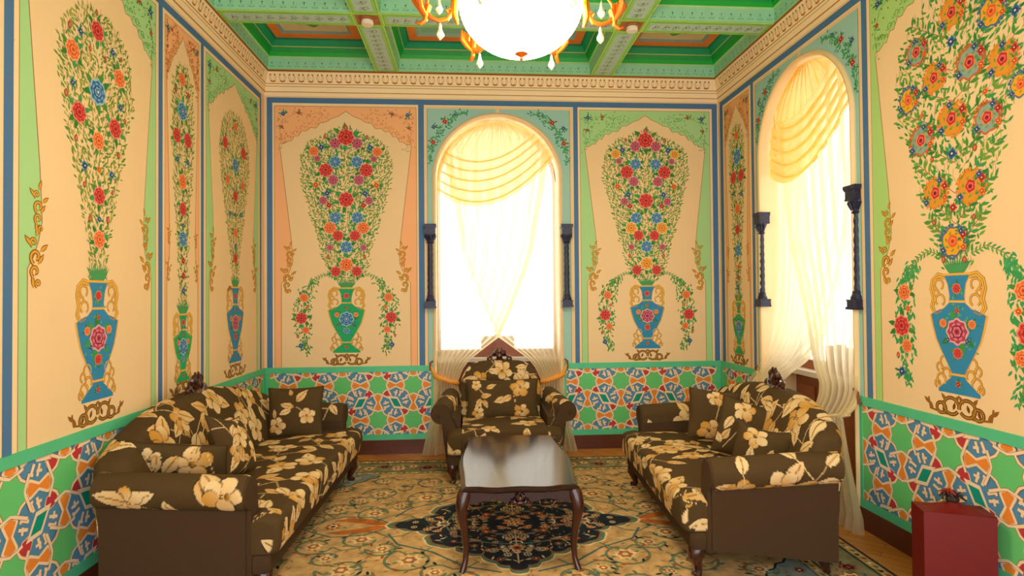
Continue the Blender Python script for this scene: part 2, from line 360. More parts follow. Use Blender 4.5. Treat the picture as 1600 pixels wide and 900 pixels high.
def panel(P, u0, u1, v0, v1, bgc, su, spring, inner='#f2d09c', seed=1, corner_l='#7a9a44'):
    """coloured panel with an ogee-headed cream field, outlined"""
    uc = (u0+u1)/2; w = (u1-u0)/2
    P.rect(u0-.03, u1+.03, v0, v1+.03, '#f8d8a4', .4)
    P.rect(u0-.004, u1+.004, v0, v1+.004, '#9a6a3a', .8); P.rect(u0, u1, v0, v1, bgc, 1.2)
    half = [(.91, v0), (.91, v0+.80), (.84, v0+.86), (.79, v0+.93), (.75, v0+1.02), (.765, v0+1.16), (.78, v0+1.28), (.93, v1-.385)]
    sc = [(.93, v1-.36), (.88, v1-.365), (.80, v1-.335), (.77, v1-.34), (.72, v1-.285), (.67, v1-.29), (.62, v1-.235), (.56, v1-.24), (.50, v1-.205), (.42, v1-.21), (.36, v1-.155), (.28, v1-.15), (.20, v1-.115), (.10, v1-.09), (.05, v1-.065)]
    h = half+sc
    pts = [(uc+w*a, b) for a, b in h]+[(uc, v1-.045)]+[(uc-w*a, b) for a, b in reversed(h)]
    P.poly(pts, inner, 2)
    P.stroke(pts, .005, '#a8703a', 2.4)
    # feathering over the scallops
    rng = random.Random(seed)
    for s_ in (-1, 1):
        for a, b in sc[:-3]:
            c = arcp(uc+s_*w*a, b+.035, .020, -.5, 4.2, 9, .4); P.stroke(c, .004, corner_l, 5)
            c = arcp(uc+s_*w*(a-.04), b+.075, .014, 2, 6.2, 8, .4); P.stroke(c, .0035, corner_l, 5)
        for i in range(60):
            t = rng.random(); 
            if t < .55: x, y = rng.uniform(.30, .95), v1-rng.uniform(.02, .11)-(.05 if rng.random() < .3 else 0)
            else: x, y = rng.uniform(.82, .97), v1-rng.uniform(.05, .42)
            P.leaf(uc+s_*w*x, y, rng.uniform(0, 6.28), .022, .009, corner_l, 5)
        P.stroke([(uc+s_*w*x, v1-y) for x, y in ((.9, .40), (.93, .25), (.86, .12), (.68, .06), (.5, .08), (.35, .05))], .003, corner_l, 5)
        for x, y, k, r in ((.88, .075, 'b', .026), (.66, .065, 'r', .021), (.90, .20, 'r', .018)):
            flower(P, uc+s_*w*x, v1-y, r*min(1, .5+w), k, 7)

# bouquet outlines: (z, half width) in metres
BACK_OUT = [(3.16, .02), (3.10, .15), (3.05, .27), (2.98, .38), (2.88, .42), (2.72, .435), (2.56, .405), (2.40, .36), (2.24, .315), (2.08, .27), (1.92, .23), (1.78, .19), (1.70, .14), (1.63, .06)]
def hw(outline, z):
    for (a, b), (c, d) in zip(outline, outline[1:]):
        if c <= z <= a: return d+(b-d)*(z-c)/(a-c)
    return 0
def frond(P, uc, s_, seed, big=1.0, cols=None):
    """hanging side spray with roses"""
    path = [(.10, 1.70), (.20, 1.735), (.30, 1.69), (.37, 1.60), (.405, 1.46), (.41, 1.30), (.40, 1.14), (.37, .98)]
    pl = [(uc+s_*a, b) for a, b in path]; P.stroke(pl, .005, '#7a8a3a', 3)
    rng = random.Random(seed)
    fl = [(.40, 1.51, .042, 'O'), (.37, 1.415, .02, 'o'), (.425, 1.315, .054, 'R'), (.385, 1.20, .034, 'O'), (.46, 1.14, .018, 'd'), (.43, 1.05, .030, 'b')]
    for i in range(280):
        t = rng.random()*6.98; k = int(t); a = path[k]; b = path[k+1]; q = t-k
        x, y = a[0]+(b[0]-a[0])*q, a[1]+(b[1]-a[1])*q
        wdt = .025 if k < 2 else (.055 if k < 3 else (.085 if k < 6 else .04))
        if k < 2: continue
        x += rng.uniform(-wdt, wdt); y += rng.uniform(-.02, .02)
        P.leaf(uc+s_*x, y, rng.uniform(-2.6, -.6), (.024 if k < 2 else .034)*big, (.009 if k < 2 else .0125)*big, rng.choice(cols or GREEN), 3)
    for k in range(3):
        a, b = path[k], path[k+1]
        for t in np.linspace(0, 1, 5)[:-1]:
            x, y = uc+s_*(a[0]+(b[0]-a[0])*t), a[1]+(b[1]-a[1])*t; dr = math.atan2(b[1]-a[1], s_*(b[0]-a[0]))
            for g in (-.8, .8): P.leaf(x, y, dr+g, .030*big, .0105*big, rng.choice(['#4f9a48', '#6aa84a', '#3f9055']), 3)
    for a, b, r, k in fl: flower(P, uc+s_*a, b, r*big, k, 6)

# ------------------------------------------------------------------ room shell
CREAM = '#f0cc96'
ARC_R = .612; ARC_Z = 2.675; NICHE = .30
WIN = {'back': .272, 'right': 4.268}
FN = {'back': lambda u, v, h: (u, D-h, v), 'left': lambda u, v, h: (-A+h, u, v), 'right': lambda u, v, h: (B-h, u, v)}
ZTOP = 3.70; YN = -.55
def arc_pts(uc, r=ARC_R, n=40, zc=ARC_Z): return [(uc-r*math.cos(PI*i/n), zc+r*math.sin(PI*i/n)) for i in range(n+1)]
def wall(name, u0, u1, win=None):
    P = Paint(FN[name])
    if win is None: P.rect(u0, u1, 0, ZTOP, CREAM, 0)
    else:
        P.rect(u0, win-ARC_R, 0, ZTOP, CREAM, 0); P.rect(win+ARC_R, u1, 0, ZTOP, CREAM, 0)
        a = arc_pts(win)
        for p, q in zip(a, a[1:]): P.poly([p, q, (q[0], ZTOP), (p[0], ZTOP)], CREAM, 0)
        o = [(win-ARC_R, 0)]+a+[(win+ARC_R, 0)]
        f = FN[name]
        for p, q in zip(o, o[1:]): P.quad3([f(p[0], p[1], 0), f(q[0], q[1], 0), f(q[0], q[1], -NICHE-.12), f(p[0], p[1], -NICHE-.12)], '#f0d6a8')
    return P.out('wall_'+name, M['paint'], kind='structure', label={'back': 'cream end wall painted with flower panels around an arched window', 'left': 'long cream side wall with three painted flower vase panels', 'right': 'cream side wall with arched window and large flower vase painting'}[name])
wb = wall('back', -A, B, WIN['back']); wl = wall('left', YN, D); wr = wall('right', YN, D, WIN['right'])

P = Paint(lambda u, v, h: (u, YN+h, v))
for a, b, c, d in ((-A, -1.75, 0, ZTOP), (2.3, B, 0, ZTOP), (-1.75, 2.3, 3.2, ZTOP)): P.rect(a, b, c, d, CREAM, 0)  # wall behind the camera; wide opening is added so sky light fills the room
P.out('wall_front', M['paint'], kind='structure', label='unseen cream wall with a very wide opening added to let light in')
P = Paint(lambda u, v, h: (u, v, h)); mbf = MB(); mbf.box(-A-.02, B+.45, YN, D+.45, -.05, 0)
mbf.out('floor', M['floor'], kind='structure', label='orange brown parquet floor')

# dado pattern: green stars, orange hourglasses, red lozenges, blue knots, cream straps
def dado(P, u0, u1, v0, v1, pu, seed=0, PU=.337, PV=.335, zs=.66):
    P.clip = (u0, u1, v0, v1); cr = '#f8dab0'
    P.rect(u0, u1, v0, v1, '#568eb2', 2)
    i0 = int(math.floor((u0-pu)/PU))-1; i1 = int(math.ceil((u1-pu)/PU))+1
    for i in range(i0, i1+1):
        for j in range(-1, 4):
            cu, cv = pu+i*PU, zs+PV-j*PV           # star centre
            fu, fv = cu+PU/2, cv+PV/2                # face centre
            sg = 1 if (i+j) % 2 else -1
            def T(a, b): return (fu+sg*a, fv+b)
            ol, w = '#9a6238', .017
            def strap(pts, L=5, w=w):
                P.stroke(pts, w+.004, ol, L); P.stroke(pts, w, cr, L+1)
            # knots: hooked straps in the blue ground
            for q in (-1, 1):
                for k in (0, 1):
                    X = (lambda a, b: T(q*a, q*b)) if k == 0 else (lambda a, b: T(q*b, q*a))
                    strap([X(-.030, .060), X(-.050, .105)], 5, .016); strap([X(-.068, .098), X(-.036, .110)], 5, .014)
                    strap([X(-.012, .120), X(.004, .066)], 5, .015); strap([X(-.016, .094), X(.018, .100)], 5, .014)
            # red lozenges along the diagonal
            for q in (-1, 1):
                R_ = [(.040, .066), (.058, .058), (.066, .040), (.095, .050), (.112, .070), (.116, .090), (.090, .116), (.070, .112), (.050, .095)]
                P.poly([T(q*(a*1.12-.01), q*(b*1.12-.01)) for a, b in R_], cr, 5); P.poly([T(q*a, q*b) for a, b in R_], '#c43a40', 7)
            # teal diamond
            d = [(.052, .042), (-.012, .035), (-.052, -.042), (.012, -.035)]
            P.poly([T(a*1.5, b*1.55) for a, b in d], cr, 7); P.poly([T(a, b) for a, b in d], '#12967c', 8)
            # hourglasses, lying and standing
            for (hu, hv, lying) in ((cu+PU/2, cv, 1), (cu, cv+PV/2, 0)):
                h = [(-.074, 0), (-.062, .030), (-.054, .032), (0, .006), (.054, .032), (.062, .030), (.074, 0), (.062, -.030), (.054, -.032), (0, -.006), (-.054, -.032), (-.062, -.030)]
                o = [(-.088, 0), (-.072, .046), (-.054, .048), (0, .020), (.054, .048), (.072, .046), (.088, 0), (.072, -.046), (.054, -.048), (0, -.020), (-.054, -.048), (-.072, -.046)]
                mp = (lambda a, b: (hu+a, hv+b)) if lying else (lambda a, b: (hu+b, hv+a))
                P.poly([mp(a*1.0, b) for a, b in o], ol, 6); P.poly([mp(a*.97, b*.96) for a, b in o], cr, 7); P.poly([mp(a, b) for a, b in h], '#ee8c34', 8)
                for q in (-1, 1): strap([mp(q*.046, q*.100), mp(q*.090, 0)], 9, .015); strap([mp(q*.090, 0), mp(q*.062, -q*.070)], 9, .015)
            # star
            st = lambda r1, r2: [(cu+(r1 if k % 2 == 0 else r2)*math.cos(PI/8*k+PI/8), cv+(r1 if k % 2 == 0 else r2)*math.sin(PI/8*k+PI/8)) for k in range(16)]
            P.poly(st(.110, .094), ol, 8); P.poly(st(.107, .091), cr, 9); P.poly(st(.095, .077), ol, 10); P.poly(st(.092, .074), '#68c874', 11)
    P.clip = None
def dadoband(name, parent, u0, u1, pu):
    P = Paint(FN[name]); dado(P, u0+.05, u1-.05, .185, .795, pu)
    P.out('dado_panel', M['paint'], parent)
    mb = MB(); f = FN[name]
    def bx(a, b, c, d, h=.010):
        pts = [(a, c), (b, c), (b, d), (a, d)]; mb.prism(pts, lambda p, hh: f(p[0], p[1], hh), 0, h)
    bx(u0, u1, .79, .845, .012); bx(u0, u1, .135, .188, .012); bx(u0, u0+.052, .188, .79); bx(u1-.052, u1, .188, .79)
    mb.out('dado_rail', M['rail'], parent)
M['rail'] = mat('green_rail', '#56c48e', rough=.5, noise=.05, nscale=10)
wbl, wbr = WIN['back']-ARC_R, WIN['back']+ARC_R
dadoband('back', wb, -A, wbl, -.90); dadoband('back', wb, wbr, B, 1.142)
dadoband('left', wl, YN, D, 2.984); dadoband('right', wr, YN, WIN['right']-ARC_R, 2.927); dadoband('right', wr, WIN['right']+ARC_R, D, 5.33)

def skirt(name, side, u0, u1):
    mb = MB(); f = FN[side]; mb.prism([(u0, 0), (u1, 0), (u1, .135), (u0, .135)], lambda p, hh: f(p[0], p[1], hh), 0, .018)
    mb.out(name, M['skirt'], kind='structure')
skirt('baseboard_back', 'back', -A, wbl); skirt('baseboard_back', 'back', wbr, B); skirt('baseboard_left', 'left', YN, D-.02)
skirt('baseboard_right', 'right', YN, WIN['right']-ARC_R); skirt('baseboard_right', 'right', WIN['right']+ARC_R, D-.02)

# blue frame lines on the walls
BLUE = '#4b76a0'
def blues(name, parent, cols, u0, u1):
    P = Paint(FN[name])
    P.rect(u0, u1, 3.385, 3.438, BLUE, 2); P.rect(u0, u1, 3.375, 3.385, '#f6d8a6', 2)
    for a, b in cols:
        P.rect(a-.006, b+.006, .845, 3.385, '#f6d8a6', 2); P.rect(a, b, .845, 3.40, BLUE, 3)
    rng = random.Random(5)
    for a, b in cols:
        for i in range(60):
            P.leaf(a+(b-a)*rng.uniform(.2, .8), rng.uniform(.86, 3.38), rng.uniform(0, 6.3), .016, .007, '#6f6f8a', 4)
    P.out('painted_frame_lines', M['paint'], parent)
blues('back', wb, [(-1.942, -1.889), (-.502, -.446), (1.026, 1.071), (2.443, 2.497)], -1.942, 2.497)
blues('left', wl, [(1.48, 1.53), (2.604, 2.658), (3.832, 3.882), (4.415, 4.460), (5.612, 5.650)], YN, 5.65)
blues('right', wr, [(5.622, 5.69), (4.995, 5.043), (3.505, 3.557), (2.15, 2.20)], YN, 5.69)

# back wall flower panels
BK = [(0, 3.06, .070, 'R'), (-.103, 3.00, .048, 'M'), (.106, 3.00, .048, 'M'), (-.304, 2.92, .042, 'O'), (-.234, 2.96, .03, 'b'), (.298, 2.92, .042, 'O'), (.23, 2.96, .03, 'b'), (-.272, 2.85, .028, 'M'), (.266, 2.85, .028, 'M'), (0, 3.15, .026, 'd'), (-.2, 3.06, .02, 'd'), (.2, 3.06, .02, 'd'),
      (-.103, 2.82, .048, 'B'), (.103, 2.82, .048, 'B'), (-.192, 2.74, .058, 'R'), (.192, 2.74, .058, 'R'), (-.122, 2.645, .045, 'M'), (.122, 2.645, .045, 'M'), (-.288, 2.595, .032, 'o'), (.288, 2.595, .032, 'o'), (-.18, 2.515, .03, 'b'), (.18, 2.515, .03, 'b'), (-.218, 2.445, .036, 'M'), (.218, 2.445, .036, 'M'), (-.163, 2.40, .028, 'r'), (.163, 2.40, .028, 'r'),
      (0, 2.455, .064, 'R'), (-.103, 2.28, .048, 'B'), (.106, 2.28, .048, 'B'), (-.154, 2.18, .052, 'O'), (.160, 2.18, .052, 'O'), (-.08, 2.105, .046, 'R'), (.083, 2.105, .046, 'R'), (0, 1.995, .050, 'B'), (-.154, 1.99, .028, 'M'), (.163, 1.99, .028, 'M'), (-.173, 1.90, .02, 'd'), (.173, 1.90, .02, 'd'), (0, 1.825, .056, 'O'), (-.10, 1.76, .044, 'R'), (.10, 1.76, .044, 'R')]
def back_panel(u0, u1, bgc, seed, vk, swap, cl):
    P = Paint(FN['back']); uc = (u0+u1)/2
    panel(P, u0, u1, .845, 3.355, bgc, 1, 0, seed=seed, corner_l=cl)
    for s_ in (-1, 1): cluster(P, uc+s_*(u1-u0)*.395, 1.93, 1.0, s_); cluster(P, uc+s_*(u1-u0)*.41, 1.70, 1.25, s_)
    fl = [(uc+a, b, c*1.12, swap.get(d, d)) for a, b, c, d in BK]
    fillleaves(P, lambda a, b: abs(a-uc) < hw(BACK_OUT, b), uc-.45, uc+.45, 1.6, 3.16, .0235, seed, fl, cols=['#8aa03c', '#6f9438', '#5f9a40', '#3f8f45'], size=.030, cen=uc)
    for f_ in fl: flower(P, *f_)
    for s_ in (-1, 1): frond(P, uc, s_, seed+7)
    for i in range(12): P.leaf(uc+(i-5.5)*.006, 1.59, PI/2+(5.5-i)*.12, .10, .014, '#4a9a5a', 4)
    vase(P, uc, vk); P.out('flower_mural', M['paint'], wb)
back_panel(-1.868, -.523, '#fab67e', 11, 'green', {}, '#c8843c')
back_panel(1.095, 2.415, '#acd890', 12, 'blue', {'B': 'M', 'M': 'R', 'R': 'M', 'O': 'Y'} if 0 else {'O': 'Y'}, '#5f9a4c')

# side wall panels
def side_panel(wallname, parent, u0, u1, bgc, fl, outline, vk, vsu, seed, clu=1.0, cl='#6a9a44', lsz=.030, sp=.025, fronds=False, uc=None, vzt=1.60, inner='#f2d09c', leafcols=OLIVE):
    P = Paint(FN[wallname]); pc = (u0+u1)/2; uc = uc or pc
    panel(P, u0, u1, .845, 3.355, bgc, 1, 0, seed=seed, corner_l=cl, inner=inner)
    for s_ in (-1, 1): cluster(P, pc+s_*(u1-u0)*.395, 1.93, clu, s_); cluster(P, pc+s_*(u1-u0)*.41, 1.70, clu*1.2, s_)
    fillleaves(P, lambda a, b: abs(a-uc) < hw(outline, b), min(u0, uc-.6), max(u1, uc+.6), outline[-1][0], outline[0][0], sp, seed, fl, leafcols, lsz, cen=uc)
    if sp > .035:
        for z in np.arange(1.7, 2.95, .16):
            for s_ in (-1, 1):
                w = hw(outline, z+.15); P.stroke([(uc, z), (uc+s_*w*.45, z+.10), (uc+s_*w*.9, z+.20)], .004, '#a8663a', 3)
                for t in np.linspace(.15, .95, 7):
                    x, y = uc+s_*w*.9*t, z+.2*t
                    for g in (.2, 1.5): P.leaf(x, y, (PI/2-s_*.7)+(.8 if g > 1 else -.8), .06, .02, random.Random(int(t*99)+seed).choice(GREEN), 4)
    rng = random.Random(seed)
    for f_ in fl: flower(P, f_[0], f_[1], f_[2], f_[3], 7, rng)
    if fronds:
        for s_ in (-1, 1): frond(P, uc, s_*.92, seed+7, 1.1, ['#3b9a52', '#2f9a60', '#4aa860'])
    for i in range(12): P.leaf(uc+(i-5.5)*.005, vzt-.01, PI/2+(5.5-i)*.12, .11, .014, '#4a9a5a', 4)
    vase(P, uc, vk, vsu, zt=vzt); P.out('flower_mural', M['paint'], parent)
LN = parse("3.222,2.927,0.051,R 3.088,2.865,0.024,b 3.031,2.747,0.051,O 3.163,2.808,0.017,d 3.355,2.867,0.025,b 3.288,2.807,0.015,r 3.007,2.859,0.021,d 3.216,3.021,0.017,d 3.029,2.582,0.021,b 3.226,2.603,0.065,B 3.418,2.746,0.05,O 2.984,2.515,0.021,d 3.08,2.451,0.052,R 3.427,2.585,0.024,b 3.47,2.52,0.017,d 3.38,2.452,0.054,R 3.233,2.346,0.047,O 3.057,2.312,0.019,d 3.413,2.308,0.02,d 3.123,2.19,0.028,b 3.349,2.189,0.025,b 3.239,2.194,0.022,o 3.123,2.092,0.018,d 3.356,2.091,0.016,d 3.242,2.055,0.047,R 3.242,1.931,0.02,b 3.167,1.923,0.02,d 3.316,1.932,0.02,d 3.243,1.824,0.047,O 3.435,2.86,0.014,d")
LM = parse("4.133,3.01,0.048,O 4.046,2.909,0.022,r 4.224,2.927,0.025,r 4.138,2.791,0.061,B 4.063,2.608,0.052,R 4.215,2.61,0.054,R 4.068,2.447,0.026,b 4.215,2.457,0.027,b 4.143,2.308,0.052,O 4.147,2.12,0.048,R 4.147,2.008,0.022,b 4.147,1.916,0.053,B 4.152,1.767,0.03,r 4.152,1.664,0.03,r 4.155,1.561,0.028,b")
LF = parse("5.044,2.948,0.041,O 4.838,2.764,0.052,R 5.216,2.766,0.055,R 5.043,2.624,0.059,B 4.887,2.477,0.042,O 5.201,2.479,0.044,O 5.042,2.365,0.048,R 4.925,2.203,0.026,b 5.042,2.207,0.027,b 5.158,2.223,0.027,b 5.042,2.056,0.043,O 5.042,1.949,0.027,b 5.041,1.842,0.043,R")
RN = parse("2.854,2.961,0.066,P 2.622,2.855,0.064,Q 2.569,2.601,0.067,P 2.75,2.659,0.072,T 3.098,2.854,0.063,T 2.977,2.664,0.066,P 3.164,2.605,0.064,Q 2.867,2.409,0.074,P 2.657,2.351,0.065,T 3.075,2.351,0.071,T 2.982,2.04,0.069,P 2.759,2.036,0.072,P 2.873,1.77,0.07,Q 2.861,2.813,0.033,b 2.666,2.484,0.02,o 3.065,2.488,0.018,o 2.868,2.229,0.034,b 2.73,2.224,0.019,d 3.001,2.227,0.018,d 2.868,1.948,0.027,r 2.744,1.881,0.016,d 2.996,1.883,0.018,d 2.937,1.679,0.02,d 2.804,1.671,0.02,d 2.50,2.80,.03,b 2.48,2.45,.05,Q 2.69,3.0,.035,r")
RF = parse("5.329,3.007,0.046,O 5.322,2.804,0.073,B 5.403,2.62,0.062,R 5.248,2.613,0.061,R 5.408,2.471,0.031,b 5.247,2.442,0.03,b 5.324,2.311,0.055,O 5.33,2.118,0.049,R 5.329,1.921,0.056,B 5.321,1.766,0.03,o 5.33,1.672,0.031,r 5.334,1.573,0.036,b 5.336,1.481,0.027,o")
OUT_L = [(3.03, .06), (2.98, .18), (2.88, .27), (2.75, .31), (2.6, .31), (2.4, .25), (2.2, .20), (2.0, .14), (1.85, .10), (1.75, .07), (1.6, .075)]
OUT_M = [(3.10, .05), (3.0, .13), (2.8, .15), (2.6, .15), (2.3, .12), (2.0, .09), (1.7, .06), (1.45, .05)]
OUT_F = [(3.06, .08), (2.98, .2), (2.85, .29), (2.7, .31), (2.5, .28), (2.3, .23), (2.1, .17), (1.9, .11), (1.75, .07), (1.6, .06)]
OUT_R = [(3.12, .15), (3.0, .30), (2.85, .37), (2.7, .41), (2.5, .40), (2.3, .31), (2.1, .25), (1.9, .20), (1.75, .14), (1.62, .08)]
side_panel('left', wl, 2.692, 3.800, '#aad890', LN, OUT_L, 'blue', 1.0, 21, uc=3.236)
side_panel('left', wl, 3.915, 4.385, '#fab67e', LM, OUT_M, 'green', .75, 22, .55, '#c07a34', uc=4.15, vzt=1.40)
side_panel('left', wl, 4.500, 5.575, '#aad890', LF, OUT_F, 'blue', 1.0, 23, uc=5.04)
side_panel('left', wl, 1.56, 2.57, '#fab67e', [(a-1.17, b, c, d) for a, b, c, d in LN], OUT_L, 'green', 1.0, 24, uc=2.066)
side_panel('right', wr, 5.085, 5.590, '#f4b070', RF, OUT_M, 'green', .75, 25, .55, '#c07a34', uc=5.332, vzt=1.44)
side_panel('right', wr, 2.235, 3.475, '#aed67c', RN, OUT_R, 'blue', 1.0, 26, uc=2.857, sp=.0365, lsz=.036, fronds=True, leafcols=['#4a9a3a', '#6aa83a', '#3f8f45'])

# window surrounds: teal field, arch moulding, spandrel sprays
def surround(name, parent, uc, ua, ub):
    P = Paint(FN[name]); r = ARC_R+.022; zt = 3.352
    P.rect(ua-.006, ub+.006, .845, zt+.02, '#f3cf9a', 1)if 0 else None
    TE = '#9ecabc'
    for s_, e in ((-1, ua), (1, ub)):
        P.rect(min(e, uc+s_*(r)), max(e, uc+s_*(r)), .845, ARC_Z, TE, 2)
        a = [(uc+s_*r*math.cos(t), ARC_Z+r*math.sin(t)) for t in np.linspace(0, PI/2*.985, 24)]
        for p, q in zip(a, a[1:]):
            # vertical slabs between the arch and the outer edge
            P.poly([p, q, (q[0], zt), (p[0], zt)], TE, 2)
        P.poly([(e, ARC_Z), (uc+s_*r, ARC_Z), (uc+s_*r, zt), (e, zt)], TE, 2)
        P.rect(min(e, e-s_*.004), max(e, e-s_*.004), .845, zt, '#8a6a44', 3)
        # spray
        rng = random.Random(31)
        sp = [(e-s_*.03, 2.80), (e-s_*.05, 2.98), (e-s_*.10, 3.10), (e-s_*.16, 3.20), (e-s_*.27, 3.29), (e-s_*.40, 3.325)]
        P.stroke(sp, .004, '#3f7f55', 3)
        for i in range(120):
            t = rng.random()*4.98; k = int(t); q = t-k; x = sp[k][0]+(sp[k+1][0]-sp[k][0])*q; y = sp[k][1]+(sp[k+1][1]-sp[k][1])*q
            w_ = .05 if 0 < k < 4 else .02
            x += -s_*rng.uniform(-.03, w_)*1; y += rng.uniform(-w_, .03)
            if (x-uc)**2+(y-ARC_Z)**2 > (r+.03)**2 and abs(x-uc) < abs(e-uc)-.012 and y < zt-.02:
                P.leaf(x, y, rng.uniform(0, 6.28), .034, .013, rng.choice(['#2f8a58', '#3f9a60', '#55a068']), 3)
        for a_, b_, c_, k in ((.065, 3.17, .026, 'b'), (.175, 3.225, .030, 'r') , (.06, 3.02, .030, 'r'), (.27, 3.30, .014, 'b')): flower(P, e-s_*a_, b_, c_, k, 6)
    P.out('window_surround', M['paint'], parent)
    # raised moulding round the opening
    mb = MB(); f = FN[name]; ro, ri = ARC_R+.028, ARC_R
    prof = [(ri-.006, 0), (ri-.006, .018), (ri+.010, .024), (ro, .010), (ro, 0)]
    R = []
    base = [(-1, .0)]+[(-1, ARC_Z)]
    for z in (0, ARC_Z): R.append([f(uc-q, z, h) for q, h in prof])
    for t in np.linspace(.05, PI-.05, 40): R.append([f(uc-q*math.cos(t), ARC_Z+q*math.sin(t), h) for q, h in prof])
    for z in (ARC_Z, 0): R.append([f(uc+q, z, h) for q, h in prof])
    mb.rings(R); mb.out('arch_moulding', M['arch'], parent, smooth=True)
M['arch'] = mat('arch_cream', '#efcf98', rough=.5)
surround('back', wb, WIN['back'], -.418, .992); surround('right', wr, WIN['right'], 3.585, 4.962)

# cornice: flat fillets then lotus-painted cove
def cornice(name, side, u0, u1, n):
    f = FN[side]; P = Paint(f)
    C1, C2 = '#ffe4b4', '#e0aa66'
    prof = [(3.452, .004, C1), (3.486, .006, C1), (3.49, .016, '#b8844a'), (3.535, .020, C1), (3.54, .020, '#a8743a'), (3.56, .022, C1), (3.565, .026, '#a8743a'), (3.60, .036, C1), (3.64, .046, C1), (3.668, .054, C1), (3.674, .060, '#9a5a20'), (3.684, .060, '#9a5a20')]
    inset = lambda h: h
    for (z0, h0, _), (z1, h1, c) in zip(prof, prof[1:]):
        a0, a1 = (u0+(h0 if u0 > YN else 0), u0+(h1 if u0 > YN else 0)); b0, b1 = u1-h0, u1-h1
        P.quad3([f(a0, z0, h0), f(b0, z0, h0), f(b1, z1, h1), f(a1, z1, h1)], c)
    # lotus cups and buds
    sl = lambda v: .026+(v-3.565)*.30
    Q = Paint(lambda u, v, h: f(u, v, sl(v)+h+.0006))
    m = int((u1-u0-.1)/n)
    for i in range(m):
        u = u0+.05+(i+.5)*n
        Q.poly([(u-.028, 3.582), (u, 3.572), (u+.028, 3.582), (u+.020, 3.592), (u, 3.586), (u-.020, 3.592)], '#b8741c', 2)
        Q.stroke([(u-.020, 3.590), (u-.030, 3.61), (u-.026, 3.635)], .0035, '#a8702c', 1); Q.stroke([(u+.020, 3.590), (u+.030, 3.61), (u+.026, 3.635)], .0035, '#a8702c', 1)
        for s_ in (-1, 1): Q.blob(u+s_*.019, 3.640, .008, '#a06a24', 2, n=8); Q.stroke([(u+s_*.012, 3.594), (u+s_*.018, 3.636)], .003, '#d8a860', 1)
    P.v += Q.v; off = len(P.v)-len(Q.v); P.f += [tuple(i+off for i in q) for q in Q.f]; P.c += Q.c
    P.out(name, M['paint'], kind='structure')
cornice('trim_1', 'back', -A, B, .0885); cornice('trim_2', 'left', YN, D, .0885); cornice('trim_3', 'right', YN, D, .0885)

# coffered ceiling
BZ = 3.682
XS = [(-A+.055, -.90), (-.68, 1.19), (1.415, B-.055)]
YS = [(4.72, D-.055), (3.36, 4.52), (2.0, 3.16), (.64, 1.80), (-.72, .44)]
P = Paint(lambda u, v, h: (u, v, BZ-h))
def ring3(x0, x1, y0, y1, i0, z0, i1, z1, col):
    a = [(x0+i0, y0+i0, z0), (x1-i0, y0+i0, z0), (x1-i0, y1-i0, z0), (x0+i0, y1-i0, z0)]
    b = [(x0+i1, y0+i1, z1), (x1-i1, y0+i1, z1), (x1-i1, y1-i1, z1), (x0+i1, y1-i1, z1)]
    for k in range(4): P.quad3([a[k], a[(k+1) % 4], b[(k+1) % 4], b[k]], col)
for ci, (x0, x1) in enumerate(XS):
    for ri_, (y0, y1) in enumerate(YS):
        mid = ci == 1
        for i0, z0, i1, z1, c in ((0, BZ, .0, BZ+.012, '#9fd06a'), (0, BZ+.012, .008, BZ+.115, '#98d8ac'), (.008, BZ+.115, .02, BZ+.125, '#a8d890'), (.02, BZ+.125, .03, BZ+.16, '#12b030'), (.03, BZ+.16, .055, BZ+.20, '#0c9c44'), (.055, BZ+.20, .06, BZ+.206, '#b8c060'), (.06, BZ+.206, .10, BZ+.25, '#0a9c68'), (.10, BZ+.25, .115, BZ+.262, '#0d7a58'),
                                   (.115, BZ+.262, .19, BZ+.268, '#f8802a'), (.19, BZ+.268, .215, BZ+.285, '#8fa0a0' if not mid else '#9ab8b0'), (.215, BZ+.285, .235, BZ+.285, '#e8d0a8' if not mid else '#a8ccc0')):
            ring3(x0, x1, y0, y1, i0, z0, i1, z1, c)
        z = BZ+.285; i1 = .235
        P.quad3([(x0+i1, y0+i1, z), (x1-i1, y0+i1, z), (x1-i1, y1-i1, z), (x0+i1, y1-i1, z)], '#e8c89c' if not mid else '#8fc4b4')
        Q = Paint(lambda u, v, h: (u, v, z-h)); cx, cy = (x0+x1)/2, (y0+y1)/2
        if not mid: Q.blob(cx, cy, min(x1-x0, y1-y0)*.18, '#5f9a3c', 2, 8, .12, 40); flower(Q, cx, cy, .08, 'O', 4)
        else:
            for k in range(-3, 4): flower(Q, cx+k*.16, cy+.06*(k % 2), .05, 'rbOR'[k % 4], 4); Q.leaf(cx+k*.16+.05, cy, .6, .08, .03, '#3f8a4a', 3)
        off = len(P.v); P.v += Q.v; P.f += [tuple(i+off for i in q) for q in Q.f]; P.c += Q.c
        # little hanging-bud frieze on the coffer sides
        if ri_ < 2:
            for face, fnn, a, b in (('far', lambda u, v, h: (u, y1-.009*(v-BZ)/.1-h-.001, v), x0, x1), ('near', lambda u, v, h: (u, y0+.009*(v-BZ)/.1+h+.001, v), x0, x1), ('lo', lambda u, v, h: (x0+.009*(v-BZ)/.1+h+.001, u, v), y0, y1), ('hi', lambda u, v, h: (x1-.009*(v-BZ)/.1-h-.001, u, v), y0, y1)):
                Q = Paint(fnn); nn = int((b-a)/.075)
                for k in range(nn):
                    u = a+(k+.5)*(b-a)/nn; col = '#2f8468'
                    Q.blob(u, BZ+.068, .007 if k % 2 == 0 else .005, col, 2, n=8); Q.stroke([(u, BZ+.06), (u, BZ+.045)], .003, col, 2)
                    for g in (-.022, -.01, .01, .022): Q.leaf(u+g, BZ+.022+abs(g)*.4, PI/2+g*30, .012, .006, col, 2)
                off = len(P.v); P.v += Q.v; P.f += [tuple(i+off for i in q) for q in Q.f]; P.c += Q.c
